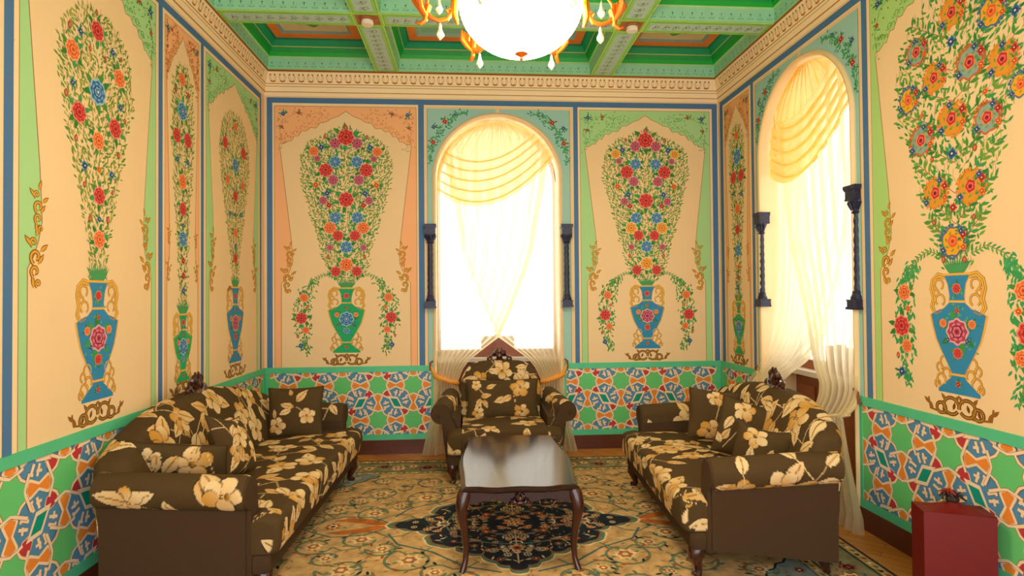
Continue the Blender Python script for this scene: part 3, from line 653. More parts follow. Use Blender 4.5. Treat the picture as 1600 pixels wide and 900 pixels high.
# beam soffits
def soffit(x0, x1, y0, y1, along):
    LG, LB = '#b0ea60', '#b4d4cc'
    P.rect(x0, x1, y0, y1, LG, 0)
    P.frame(x0+.012, x1-.012, y0+.012, y1-.012, .005, '#7a9a2c', 1)
    P.frame(x0+.018, x1-.018, y0+.018, y1-.018, .024, '#8fd870', 1)
    P.rect(x0+.042, x1-.042, y0+.042, y1-.042, LB, 1)
    ln = (x1-x0 if along == 'x' else y1-y0)-.10; n = max(2, int(ln/.085)); c0 = x0+.05 if along == 'x' else y0+.05
    for k in range(n):
        t = c0+(k+.5)*ln/n; m_ = (y0+y1)/2 if along == 'x' else (x0+x1)/2
        for (dt, dm, r) in ((0, .018, .026), (.01, -.022, .022), (.03, .0, .012)):
            pts = arcp(0, 0, r, .5*k, .5*k+5, 12, .3)
            pts = [((t+dt+a, m_+dm+b) if along == 'x' else (m_+dm+b, t+dt+a)) for a, b in pts]
            P.stroke(pts, .0055, '#6f7f58' if k % 2 else '#7a8a4a', 3)
        q = (t, m_) if along == 'x' else (m_, t); P.blob(q[0], q[1], .010, '#5f9a3c', 3, n=8)
xb = [(-.90, -.68), (1.19, 1.415)]; yb = [(4.52, 4.72), (3.16, 3.36), (1.80, 2.0), (.44, .64)]
for a, b in xb:
    for c, d in YS: soffit(a, b, c, d, 'y')
for c, d in yb:
    for a, b in XS: soffit(a, b, c, d, 'x')
    for a, b in xb:
        P.rect(a, b, c, d, '#a2d85a', 0); P.frame(a+.012, b-.012, c+.012, d-.012, .008, '#8fb86a', 1); P.rect(a+.022, b-.022, c+.022, d-.022, '#a8643a', 1); P.blob((a+b)/2, (c+d)/2, .07, '#c87a3a', 2, 8, .15, 32)
P.out('ceiling', M['ceil'], kind='structure', label='green coffered ceiling painted with orange framed panels')
mb = MB(); mb.box(-A-.1, B+.1, YN, D+.1, BZ+.30, BZ+.36); 
mb.out('ceiling_deck', M['lime'], kind='structure')

# windows
def make_window(name, side, uc, lbl):
    f = FN[side]; w = ARC_R; zs = .89
    rt = empty(name, f(uc, zs, -NICHE), kind='structure', label=lbl)
    o = rt.location.copy()
    def loc(fn): return lambda p, h: tuple(Vector(f(p[0], p[1], h))-o)
    fr = MB(); g = loc(f)
    def bar(a, b, c, d, h0=-NICHE-.03, h1=-NICHE+.03): fr.prism([(a, c), (b, c), (b, d), (a, d)], g, h0, h1)
    bar(uc-w, uc+w, zs, zs+.075); bar(uc-w, uc-w+.03, zs, ARC_Z); bar(uc+w-.03, uc+w, zs, ARC_Z); bar(uc-.17, uc+.17, zs, 1.10, -NICHE-.02, -NICHE+.02); bar(uc-.03, uc+.03, zs, 1.12, -NICHE-.02, -NICHE+.045);
    for t0, t1 in zip(np.linspace(0, PI, 25), np.linspace(0, PI, 25)[1:]):
        fr.prism([(uc+q*math.cos(t), ARC_Z+q*math.sin(t)) for q, t in ((w, t0), (w, t1), (w-.03, t1), (w-.03, t0))], g, -NICHE-.03, -NICHE+.03)
    fr.out('window_frame', M['framewood'], rt)
    gm = MB(); gm.prism([(uc-w, zs), (uc+w, zs)]+[(uc+w*math.cos(t), ARC_Z+w*math.sin(t)) for t in np.linspace(0, PI, 24)], g, -NICHE-.002, -NICHE+.002); gm.out('pane', M['glass'], rt)
    sl = MB(); sl.prism([(uc-w, zs-.04), (uc+w, zs-.04), (uc+w, zs), (uc-w, zs)], g, -NICHE-.05, -.16); sl.out('window_sill', M['sill'], rt)
    ap = MB(); ap.prism([(uc-w, 0), (uc+w, 0), (uc+w, zs-.04), (uc-w, zs-.04)], g, -NICHE-.06, -NICHE+.01)
    for k in range(4):
        a = uc-w+.06+k*(2*w-.06)/4; ap.prism([(a, .12), (a+.22, .12), (a+.22, zs-.14), (a, zs-.14)], g, -NICHE+.01, -NICHE+.025)
    ap.out('apron_panel', M['framewood'], rt)
make_window('window_1', 'back', WIN['back'], 'arched window in the end wall behind the armchair')
make_window('window_2', 'right', WIN['right'], 'arched window in the side wall behind the shorter sofa')

# ------------------------------------------------------------------ cloth grids, colour-printed fabric
def grid(name, Pts, m, parent=None, cols=None, wrap=False, cap=False, smooth=True, **k):
    n, q = Pts.shape[:2]; v = Pts.reshape(-1, 3)
    i, j = np.meshgrid(np.arange(n-1), np.arange(q if wrap else q-1), indexing='ij'); j2 = (j+1) % q
    f = np.stack([i*q+j, i*q+j2, (i+1)*q+j2, (i+1)*q+j], -1).reshape(-1, 4).tolist()
    if cap: f.append(list(range(q-1, -1, -1))); f.append([(n-1)*q+a for a in range(q)])
    me = bpy.data.meshes.new(name); me.from_pydata(v.tolist(), [], f); me.materials.append(m)
    if cols is not None:
        ca = me.color_attributes.new('Col', 'FLOAT_COLOR', 'POINT'); b = np.ones((len(v), 4), np.float32); b[:, :3] = cols.reshape(-1, 3); ca.data.foreach_set('color', b.ravel())
    if smooth: me.polygons.foreach_set('use_smooth', [True]*len(me.polygons))
    me.update(); o = bpy.data.objects.new(name, me); COL.objects.link(o)
    if parent is not None: o.parent = parent
    return tag(o, **k)

BASE = np.array(lin('#4f3c20')); CRM = np.array(lin('#e8cc98')); GLD = np.array(lin('#c88e34')); DRK = np.array(lin('#33210f'))
class Print:
    """prints the flower design onto arrays of cloth coordinates (metres)"""
    def __init__(s, U, V): s.U = U.ravel(); s.V = V.ravel(); s.sh = U.shape; s.C = np.tile(BASE, (s.U.size, 1))
    def near(s, u, v, r): return np.nonzero((np.abs(s.U-u) < r) & (np.abs(s.V-v) < r))[0]
    def shape(s, u, v, ang, ln, wd, c0, c1, leaf=False, rib=False, line=.1):
        ix = s.near(u+ln*.5*math.cos(ang), v+ln*.5*math.sin(ang), ln*.65+wd)
        if not len(ix): return
        du, dv = s.U[ix]-u, s.V[ix]-v; a = (du*math.cos(ang)+dv*math.sin(ang))/ln; b = (-du*math.sin(ang)+dv*math.cos(ang))/wd
        if leaf: w = np.where((a > 0) & (a < 1), np.sin(PI*np.clip(a, 0, 1)**.8)**.9*.5, -1)
        else: w = np.sqrt(np.clip(.25-(a-.5)**2, 0, None))
        d = np.abs(b)/np.maximum(w, 1e-4); ins = (d < 1.0) & (w > .02)
        if line:
            o = (d < 1.22) & (w > 0) & ~ins; s.C[ix[o]] = s.C[ix[o]]*.3+DRK*.7
        t = np.clip(a, 0, 1)[:, None]; col = np.array(c0)*(1-t)+np.array(c1)*t
        if rib: 
            k = (np.abs(b) < .05) & (a < .85) & ins; col = np.where(k[:, None], DRK*.5+GLD*.5, col)
        s.C[ix[ins]] = col[ins]
    def line(s, pts, w=.005, c=None):
        c = CRM*.75+GLD*.25 if c is None else c
        for (a, b), (p, q) in zip(pts, pts[1:]):
            l = math.hypot(p-a, q-b)+1e-6; ix = s.near((a+p)/2, (b+q)/2, l*.5+w)
            du, dv = s.U[ix]-a, s.V[ix]-b; t = np.clip((du*(p-a)+dv*(q-b))/l/l, 0, 1)
            d = np.hypot(du-t*(p-a), dv-t*(q-b)); s.C[ix[d < w*.5]] = c
    def flower(s, u, v, r, rot, gold=.4, rng=random):
        for k in range(5):
            a = rot+k*2*PI/5+rng.uniform(-.15, .15); g = rng.random()*.6+gold*.5
            s.shape(u+.12*r*math.cos(a), v+.12*r*math.sin(a), a, r*rng.uniform(.85, 1.05), r*.86, GLD*g+CRM*(1-g), CRM*.85+GLD*.15 if rng.random() < .6 else GLD)
        s.shape(u-.15*r, v, rot, r*.32, r*.32, DRK, GLD)
    def leaf(s, u, v, ang, ln, gold=.5, wf=.5): s.shape(u, v, ang, ln, ln*wf, GLD*gold+CRM*(1-gold), CRM*(1-gold*.4)+GLD*gold*.4, True, True)
    def spray(s, u, v, sc, rot, rng):
        g = rng.choice([.15, .3, .55, .8])
        st = [(u, v)]; a = rot
        for i in range(8): a += rng.uniform(-.05, .16); st.append((st[-1][0]+.034*sc*math.cos(a), st[-1][1]+.034*sc*math.sin(a)))
        s.line(st, .006); k = rng.choice([4, 5]); s.line([st[k], (st[k][0]+.08*sc*math.cos(a+1.2), st[k][1]+.08*sc*math.sin(a+1.2))], .005)
        s.leaf(st[-1][0], st[-1][1], a+.2, .115*sc, rng.choice([.1, .6, .9])); s.leaf(st[k][0]+.08*sc*math.cos(a+1.2), st[k][1]+.08*sc*math.sin(a+1.2), a+1.5, .095*sc, rng.choice([.2, .8])); s.leaf(st[3][0], st[3][1], a-1.0, .10*sc, rng.choice([.3, .9]))
        s.leaf(u, v, rot+PI-.7, .13*sc, g); s.flower(u, v, .068*sc, rot, g, rng)
    def fill(s, seed, sp=.30, sc=1.0, jit=.3):
        rng = random.Random(seed); u0, u1, v0, v1 = s.U.min(), s.U.max(), s.V.min(), s.V.max(); v = v0+sp*.35; r = 0
        while v < v1+.05:
            u = u0+sp*(.3+.5*(r % 2))
            while u < u1+.1:
                s.spray(u+rng.uniform(-jit, jit)*sp, v+rng.uniform(-jit, jit)*sp, sc*rng.uniform(.85, 1.15), rng.uniform(0, 6.28), rng); u += sp
            v += sp*.72; r += 1
        return s
    def get(s): return s.C.reshape(*s.sh, 3)
def capped(R, U, V, steps=7):
    """closes both ends of a loft with shrinking rings, printed flat"""
    A_, Bu, Bv = [], [], []
    c0, c1 = R[0].mean(0), R[-1].mean(0); vm = V.max()+.3
    def cap(r, c, u0):
        out = []
        for k in range(1, steps+1):
            f = 1-k/(steps+.3); q = c+(r-c)*f; out.append((q, u0+(q[:, 1]-c[1])*1.0, vm+q[:, 2]))
        return out
    a = cap(R[0], c0, U.min()+.25)[::-1]; b = cap(R[-1], c1, U.max()-.25)
    R2 = np.concatenate([np.array([x[0] for x in a]), R, np.array([x[0] for x in b])]); U2 = np.concatenate([np.array([x[1] for x in a]), U, np.array([x[1] for x in b])]); V2 = np.concatenate([np.array([x[2] for x in a]), V, np.array([x[2] for x in b])])
    return R2, U2, V2
def arclen(R):
    d = np.linalg.norm(np.diff(R, axis=1), axis=2); return np.concatenate([np.zeros((R.shape[0], 1)), np.cumsum(d, 1)], 1)
def resample(prof, n):
    p = np.array(prof, float); d = np.concatenate([[0], np.cumsum(np.linalg.norm(np.diff(p, axis=0), axis=1))]); t = np.linspace(0, d[-1], n)
    return np.stack([np.interp(t, d, p[:, k]) for k in range(p.shape[1])], 1)
def rnd_poly(pts, r, n=6):
    """rounds the corners of a closed or open polyline"""
    out = []; N = len(pts)
    for i in range(N):
        p = np.array(pts[i], float)
        if i in (0, N-1): out.append(p); continue
        a, b = np.array(pts[i-1], float)-p, np.array(pts[i+1], float)-p; la, lb = np.linalg.norm(a), np.linalg.norm(b); q = min(r, la*.48, lb*.48)
        s_, e = p+a/la*q, p+b/lb*q
        for t in np.linspace(0, 1, n): out.append((1-t)**2*s_+2*t*(1-t)*p+t*t*e)
    return np.array(out)

def cabriole(mb, x, y, h, ox, oy, r=.035):
    pts = [(x, y, h), (x+ox*.012, y+oy*.012, h*.86), (x+ox*.02, y+oy*.02, h*.68), (x+ox*.008, y+oy*.008, h*.42), (x-ox*.002, y-oy*.002, h*.2), (x+ox*.012, y+oy*.012, h*.05), (x+ox*.02, y+oy*.02, 0)]
    mb.tube(pts, [r*1.3, r*1.35, r*1.15, r*.75, r*.58, r*.8, r*.75], 12)

def carved_crest(mb, x, y, z, s=1.0):
    for sg in (-1, 1):
        for (r, cx, cz, a0, a1) in ((.028, .032, .030, -2.5, 2.6), (.018, .060, .018, -2, 2.8), (.02, .018, .055, -1, 3.6)):
            pts = [(x+sg*s*(cx+r*(1-.6*i/13)*math.cos(a0+(a1-a0)*i/13)), y-.012*math.sin(i*.4), z+s*(cz+r*(1-.6*i/13)*math.sin(a0+(a1-a0)*i/13))) for i in range(14)]
            mb.tube(pts, [s*.011*(1-.04*i) for i in range(14)], 6)
        mb.tube([(x+sg*s*.02, y, z), (x+sg*s*.07, y-.01, z+.004), (x+sg*s*.11, y, z-.012)], [.014*s, .011*s, .004*s], 8)
        mb.tube([(x, y-.01, z+.02*s), (x+sg*s*.02, y-.015, z+.05*s), (x+sg*s*.012, y-.01, z+.085*s)], [.010*s, .012*s, .004*s], 6)
    mb.ball((x, y-.008, z+.035*s), .022*s, 10, (1, .8, 1.3)); mb.ball((x, y, z+.0), .03*s, 10, (1.6, .8, .7))

def sofa(name, loc, rz, L, Dp, hc, hend, pw, seed, label, cat, sp=.37, bl=None, crest_s=1.6, sc=1.2, flare=0.0, lean=.10):
    root = empty(name, loc, rz, label=label, cat=cat); h2 = L/2; aw = .125
    # plain base
    fr = MB(); fr.box(-h2+.004, h2-.004, .0, .10, .145, .245, .02); fr.box(-h2+.01, h2-.01, .08, Dp-.06, .13, .26, .01)
    fr.out('base_frame', M['brownfab'], root, smooth=True)
    # seat cushion, T-shaped, wraps in front of the arms
    xs = np.concatenate([-h2+.012+.09*(1-np.cos(np.linspace(0, PI/2, 10))), np.arange(-h2+.105, h2-.10, .0055), h2-.012-.09*(1-np.cos(np.linspace(PI/2, 0, 10)))])
    R = []
    for x in xs:
        t = min(1, (h2-.012-abs(x))/.05+.0); sh = math.sqrt(max(0, 1-(1-t)**2)); inner = abs(x) < h2-aw-.005
        k = .0 if inner else 1.; yb = .63 if inner else .105; crown = .022*math.cos(PI*x/L)
        y0 = -.045+.03*(1-sh); zt = .425+crown-.03*(1-sh); zb = .235+.012*(1-sh)
        pr = rnd_poly([(yb, zb), (yb, zt-.012), (.28 if inner else .06, zt+.008), (y0, zt-.012), (y0-.004, (zt+zb)/2), (y0+.006, zb), (yb, zb)], .045, 6)
        p = resample(pr, 260); R.append(np.stack([np.full(260, x), p[:, 0], p[:, 1]], 1))
    R = np.array(R); V = arclen(R); V = V.max(1, keepdims=True)-V; U = np.broadcast_to(xs[:, None], V.shape).copy()
    R, U, V = capped(R, U, V); c = Print(U, V).fill(seed, sp, sc).get(); grid('seat_cushion', R, M['fabric'], root, c, cap=True)
    # back, humped
    bw = (bl if bl else h2-.012); xs = np.concatenate([-bw+.06*(1-np.cos(np.linspace(0, PI/2, 8))), np.arange(-bw+.065, bw-.06, .0055), bw-.06*(1-np.cos(np.linspace(PI/2, 0, 8)))])
    R = []
    for x in xs:
        t = abs(x)/bw; sh = math.sqrt(max(0, 1-(1-min(1, (bw-abs(x))/.06))**2)); h = hend+(hc-hend)*(1-t**pw) - .03*(1-sh)
        f0 = .60+.05*(1-sh); wrap = .03*t**3; ln = lean*(1-.75*t**3)
        pr = rnd_poly([(f0, .40), (f0+.02-wrap*.3, .52), (f0+.07+ln*.8-wrap, h-.06), (f0+.105+ln-wrap, h), (Dp+.0+ln*1.1-.03*(1-sh), h), (Dp+.005+ln*1.05-.03*(1-sh), h-.10), (Dp-.02, .10), (f0+.02, .10)], .06, 7)
        p = resample(pr, 330); R.append(np.stack([np.full(330, x), p[:, 0], p[:, 1]], 1))
    R = np.array(R); V = arclen(R); U = np.broadcast_to(xs[:, None], V.shape).copy(); R, U, V = capped(R, U, V)
    c = Print(U, V).fill(seed+1, sp*.95, sc*1.1).get(); bk_ = grid('backrest', R, M['fabric'], root, c, cap=True)
    mb = MB(); carved_crest(mb, 0, .60+.135+lean, hc-.012, crest_s); mb.out('carved_crest', M['wood'], bk_, smooth=True, label='dark carved wooden crest')
    # arms
    for sg in (-1, 1):
        ys = np.arange(.105, Dp-.01, .005); R = []; 
        for y in ys:
            q = (y-.1)/(Dp-.1); e = math.sqrt(max(0, 1-(1-min(1, (y-.100)/.03))**2)); up = .035*q-.01; fl = flare*(1-q)
            cx, cz, r = -.025+fl, .552+up, .085*(.86+.14*e)
            pr = [(-.12, .24), (-.118+fl*.3, .42)]+[(cx+r*math.cos(a), cz+r*math.sin(a)) for a in np.linspace(PI*1.02, -PI*.42, 30)]+[(-.03+fl, .48+up), (-.05, .24)]
            p = resample(pr, 130); R.append(np.stack([sg*(h2+p[:, 0]), np.full(130, y), p[:, 1]], 1))
        R = np.array(R); V = arclen(R); U = np.broadcast_to(ys[:, None], V.shape)
        c = Print(U, V).fill(seed+5+sg, .34, sc).get(); arm_ = grid('arm', R, M['fabric'], root, c, cap=False)
        pn = MB(); 
        pts = [(.112, .15), (Dp-.02, .075), (Dp-.015, .535), (.112, .50)]
        fx = lambda p, h: (sg*(h2+h), p[0], p[1])
        if flare == 0: pn.prism(pts, fx, -.118, .0)
        else:
            v = []; 
            for p in pts: v += [(sg*(h2-.118), p[0], p[1])]
            for p in pts: v += [(sg*(h2+(flare*.6 if p[1] > .4 and p[0] < .2 else 0)), p[0], p[1])]
            pn.add(v, [(3, 2, 1, 0), (4, 5, 6, 7), (0, 1, 5, 4), (1, 2, 6, 5), (2, 3, 7, 6), (3, 0, 4, 7)])
        pn.out('side_panel', M['brownfab'], root, label='plain brown panel')
        fc = MB(); fl = flare; cx, cz = -.025+fl, .542
        sh_ = [(-.115, .24), (-.112+fl*.3, .42)]+[(cx+.078*math.cos(a), cz+.078*math.sin(a)) for a in np.linspace(PI*1.02, -PI*.42, 20)]+[(-.012+fl*.5, .46), (-.006, .24)]
        fc.prism(sh_, lambda p, h: (sg*(h2+p[0]), h, p[1]), .092, .112)
        if flare: fc.ball((sg*(h2+cx+.02), .088, cz-.005), .016, 8)
        fc.out('arm_facing', M['brownfab'], arm_, label='plain brown scroll facing')
    for sx in (-1, 1):
        mb = MB(); cabriole(mb, sx*(h2-.06), .055, .155, sx*.8, -1); mb.out('leg', M['wood'], root, smooth=True)
        mb = MB(); mb.tube([(sx*(h2-.07), Dp-.09, .13), (sx*(h2-.065), Dp-.07, .06), (sx*(h2-.06), Dp-.05, 0)], [.028, .024, .02], 8); mb.out('leg', M['wood'], root, smooth=True)
    return root

sofa('sofa', (-.965, 3.945, .0096), math.radians(90)+math.radians(-1.2), 2.02, .82, .895, .70, 2.1, 40, 'long brown floral sofa along the painted wall without a window', 'sofa')
sofa('sofa', (1.187, 3.815, .0096), math.radians(-90-3.1), 1.60, .80, .885, .74, 2.4, 60, 'shorter brown floral sofa with its back to the side window', 'sofa')
sofa('armchair', (.268, 4.70, .0096), math.radians(.5), .95, .72, .905, .70, 5, 80, 'brown floral rolled-arm armchair in front of the end window', 'armchair', sp=.30, bl=.375, crest_s=1.45, sc=1.0, flare=.07, lean=.04)

# ------------------------------------------------------------------ pillows
def pillow(name, c, right, up, w, h, th, seed, label, group=None, sc=1.0, lean=0, sag=0, layout=None):
    n = 70; a = np.linspace(-1, 1, n); Uq, Vq = np.meshgrid(a, a, indexing='ij')
    edge = np.clip((1-np.abs(Uq)**3.0)*(1-np.abs(Vq)**3.0), 0, 1)**.55
    pin = 1-.07*(1-np.abs(Uq)**2)*(np.abs(Vq)**4)-.0; pin2 = 1-.07*(1-np.abs(Vq)**2)*(np.abs(Uq)**4)
    X = Uq*w/2*pin2; Y = Vq*h/2*pin
    if sag: Y = Y-sag*(1-Uq**2)*(Vq > 0)*Vq
    rng = np.random.RandomState(seed); wr = .006*np.sin(Uq*5+rng.rand()*6)*np.sin(Vq*4+rng.rand()*6)
    Z = th/2*edge+wr*edge
    front = np.stack([X, Y, Z], -1); back = np.stack([X[::-1], Y[::-1], -Z[::-1]], -1)
    R = np.concatenate([front, back[1:-1]], 0)
    U = np.concatenate([Uq*w/2, 3+Uq[::-1][1:-1]*w/2], 0); V = np.concatenate([Vq*h/2, Vq[::-1][1:-1]*h/2], 0)
    pr = Print(U, V)
    if layout: 
        r_ = random.Random(seed)
        for kind, u, v, s_, rot in layout:
            for du in (0, 3): 
                if kind == 'f': pr.flower(u+du, v, s_, rot, .5, r_)
                elif kind == 'l': pr.leaf(u+du, v, rot, s_, r_.choice([.3, .7, .9]))
                else: pr.line([(u+du, v), (u+du+s_*math.cos(rot), v+s_*math.sin(rot))], .005)
    else: pr.fill(seed, .24, sc)
    cols = pr.get()
    right = Vector(right).normalized(); up = Vector(up); up = (up-right*up.dot(right)).normalized(); nz = right.cross(up)
    Mx = np.array([[right.x, up.x, nz.x], [right.y, up.y, nz.y], [right.z, up.z, nz.z]])
    R = R @ Mx.T
    # close ring along first axis
    R = np.concatenate([R, R[:1]], 0); cols = np.concatenate([cols, cols[:1]], 0)
    o = grid(name, R, M['fabric'], None, cols, label=label, cat='pillow', group=group); o.location = c
    # a piped seam round the edge
    ed = [(Uu, Vv) for Uu, Vv in [(t, -1) for t in np.linspace(-1, 1, 20)]+[(1, t) for t in np.linspace(-1, 1, 20)]+[(t, 1) for t in np.linspace(1, -1, 20)]+[(-1, t) for t in np.linspace(1, -1, 20)]]
    mb = MB(); pts = []
    for Uu, Vv in ed:
        x = Uu*w/2*(1-.07*(1-Vv**2)*abs(Uu)**4); y = Vv*h/2*(1-.07*(1-Uu**2)*abs(Vv)**4)
        if sag and Vv > 0: y -= sag*(1-Uu**2)*Vv
        pts.append(right*x+up*y)
    mb.tube(pts, .0045, 6); mb.out('piping', M['brownfab'], o, smooth=True)
    return o
G1, G2 = 'throw pillows on the long sofa', 'throw pillows on the shorter sofa'
pillow('throw_pillow', (-1.535, 3.21, .60), (1, .05, -.08), (.0, -.38, 1), .50, .34, .13, 5, 'dark floral pillow leaning on the near arm of the long sofa', G1,
       layout=[('f', .09, .08, .095, .4), ('l', .02, .13, .14, 4.1), ('f', -.12, .09, .06, 2.0), ('l', -.08, .13, .10, 4.6), ('s', -.22, .0, .18, .9), ('s', .16, .14, .22, 5.0), ('l', .10, .10, .08, 1.5), ('l', -.18, .1, .07, 3.0)])
pillow('throw_pillow', (-1.43, 3.62, .625), (.10, 1, -.22), (-.42, .15, 1), .40, .38, .14, 6, 'dark floral pillow slumped against the middle of the long sofa back', G1, sag=.02)
pillow('throw_pillow', (-1.37, 4.68, .615), (1, .03, .02), (.03, .22, 1), .42, .39, .13, 7, 'square dark floral pillow propped upright on the far arm of the long sofa', G1,
       layout=[('f', .10, -.03, .062, .4), ('l', .0, .04, .10, 2.9), ('l', .02, .08, .12, .9), ('l', -.02, .02, .09, 3.5), ('f', -.12, -.10, .065, 1.2), ('l', -.14, -.04, .07, 1.7), ('s', .02, .04, .10, 5.7), ('l', -.02, .13, .06, 1.9)])
pillow('throw_pillow', (1.735, 4.10, .640), (1, -.25, -.10), (.12, .28, 1), .36, .36, .13, 8, 'upright dark floral pillow on the shorter sofa, farthest from its near arm', G2,
       layout=[('f', .0, .12, .06, .4), ('s', .03, .1, .2, 4.5), ('f', -.04, -.12, .075, 1.1), ('l', .12, -.12, .08, 1.2)])
pillow('throw_pillow', (1.775, 3.70, .62), (.92, -.35, -.26), (.30, .20, 1), .36, .37, .14, 9, 'tilted dark floral pillow in the middle of the three on the shorter sofa', G2,
       layout=[('f', -.04, .12, .07, .3), ('l', -.10, .06, .10, 4.3), ('s', -.12, -.15, .24, 1.1), ('l', -.14, -.1, .09, 1.1), ('l', -.14, -.12, .08, 2.2), ('f', .15, -.1, .05, 1)])
pillow('throw_pillow', (1.715, 3.36, .585), (.75, -.62, -.12), (.18, .30, 1), .34, .30, .15, 10, 'crumpled floral pillow tucked behind the near arm of the shorter sofa', G2, sag=.03,
       layout=[('f', -.04, .07, .07, .8), ('l', -.05, -.10, .10, 1.6), ('l', .05, -.08, .09, 1.4), ('s', -.1, -.1, .2, 1.0)])
pillow('back_pillow', (.272, 5.215, .595), (1, 0, 0), (0, .28, 1), .65, .35, .13, 12, 'wide dark floral back pillow standing on the armchair seat', None,
       layout=[('f', .16, .09, .085, .4), ('l', .04, .0, .12, 3.4+PI*0), ('l', .08, .02, .11, 3.6), ('s', .10, .02, .17, 4.9), ('f', .17, -.12, .065, 1.2), ('l', -.14, .09, .09, .4), ('f', -.23, .12, .045, 1), ('s', -.22, .1, .1, 5.4), ('l', -.19, .0, .10, 4.2), ('l', -.19, .02, .09, .1), ('l', -.17, -.01, .08, 5.2), ('s', -.19, .0, .16, 4.7), ('f', -.22, -.12, .05, 2)])

# ------------------------------------------------------------------ coffee table
tb = empty('coffee_table', (.273, 3.765, .0096), math.radians(-1.4), label='dark polished wooden coffee table with curved legs, in front of the armchair', cat='table')
def outline(hx, hy, n=96, k=0):
    pts = []
    def wave(t, amp): return amp*(math.cos(PI*t)**2)*1.0 if abs(t) < .5 else 0
    m = n//4
    for i in range(m): t = -1+2*i/m; pts.append((hx*t*.96, -hy-.022*math.cos(t*PI*.5)**2+.012*math.cos(t*PI*2)*(abs(t) < .8)))
    for i in range(m): t = -1+2*i/m; pts.append((hx+.030*math.cos(t*PI*.5)**2-.006, hy*t*.975))
    for i in range(m): t = -1+2*i/m; pts.append((-hx*t*.96, hy+.022*math.cos(t*PI*.5)**2-.012*math.cos(t*PI*2)*(abs(t) < .8)))
    for i in range(m): t = -1+2*i/m; pts.append((-hx-.030*math.cos(t*PI*.5)**2+.006, -hy*t*.975))
    return pts
mb = MB(); R = []
for z, s_ in ((.430, -.020), (.436, -.006), (.443, .002), (.449, .004), (.453, -.004), (.460, -.010), (.464, -.020)): R.append([(x, y, z) for x, y in outline(.325+s_, .592+s_)])
mb.rings(R); tt_ = mb.out('table_top', M['table'], tb, smooth=True); tt_.data.polygons.foreach_set('use_smooth', [len(p.vertices) < 5 for p in tt_.data.polygons]); tt_.data.set_sharp_from_angle(angle=.25)
mb = MB()
def apron(p0, p1, depth=.06, nrm=(0, 1)):
    top, bot = [], []
    for i in range(25):
        t = i/24; x = p0[0]+(p1[0]-p0[0])*t; y = p0[1]+(p1[1]-p0[1])*t; b = .434-.052-.014*math.cos(4*PI*t)*1-.010*(1-abs(2*t-1)); top.append((x, y, .434)); bot.append((x, y, b))
    v = []
    for sg in (-.010, .010):
        v += [(x+nrm[0]*sg, y+nrm[1]*sg, z) for x, y, z in top]+[(x+nrm[0]*sg, y+nrm[1]*sg, z) for x, y, z in bot]
    f = []
    for i in range(24): f += [(i, i+1, 26+i, 25+i), (50+i, 75+i, 76+i, 51+i), (25+i, 26+i, 76+i, 75+i), (i, 50+i, 51+i, i+1)]
    mb.add(v, f)
apron((-.28, -.565), (.28, -.565)); apron((-.28, .565), (.28, .565)); apron((-.30, -.54), (-.30, .54), nrm=(1, 0)); apron((.30, -.54), (.30, .54), nrm=(1, 0))
mb.out('apron', M['table'], tb)
mb = MB(); carved_crest(mb, 0, -.583, .375, .62); mb.out('carved_shell', M['wood'], tb, smooth=True)
for sx in (-1, 1):
    for sy in (-1, 1):
        mb = MB(); x, y = sx*.295, sy*.550; P_ = [(0, .435, .036), (.012, .405, .038), (.022, .36, .033), (.020, .30, .027), (.008, .22, .021), (.0, .13, .017), (.004, .06, .016), (.016, .02, .018), (.024, .0, .016)]
        mb.tube([(x+sx*a, y+sy*a, z) for a, z, r in P_], [r for a, z, r in P_], 12); mb.out('leg', M['wood'], tb, smooth=True)

# ------------------------------------------------------------------ rug
rc, rang = (.272, 3.885), math.radians(-1.4); RX, RY = 1.99, 1.545
P = Paint(lambda u, v, h: (u, v, h*.35)); Q4 = [(1, 1), (-1, 1), (-1, -1), (1, -1)]
NV, BG, GR, TQ, RU, CM, SL = '#262a30', '#c8a068', '#6f7a58', '#4f6a62', '#a8542a', '#e2c48c', '#7d8a80'
P.rect(-RX, RX, -RY, RY, '#3f3a34', 0)
P.rect(-RX+.02, RX-.02, -RY+.02, RY-.02, '#c4a468', 1)
P.rect(-RX+.075, RX-.075, -RY+.075, RY-.075, '#4a4638', 2); P.rect(-RX+.095, RX-.095, -RY+.095, RY-.095, '#86825e', 3)
P.rect(-RX+.345, RX-.345, -RY+.345, RY-.345, '#3f4038', 4); P.rect(-RX+.36, RX-.36, -RY+.36, RY-.36, '#bfa468', 5); P.rect(-RX+.41, RX-.41, -RY+.41, RY-.41, '#55584a', 6); P.rect(-RX+.42, RX-.42, -RY+.42, RY-.42, BG, 7)
rg = random.Random(77)
def rosette(u, v, r, c1, c2, c3, L=14):
    for k in range(8): P.leaf(u, v, k*PI/4+.2, r, r*.55, c1, L)
    P.blob(u, v, r*.55, c2, L+1, 6, .15, 12); P.blob(u, v, r*.25, c3, L+2, n=8)
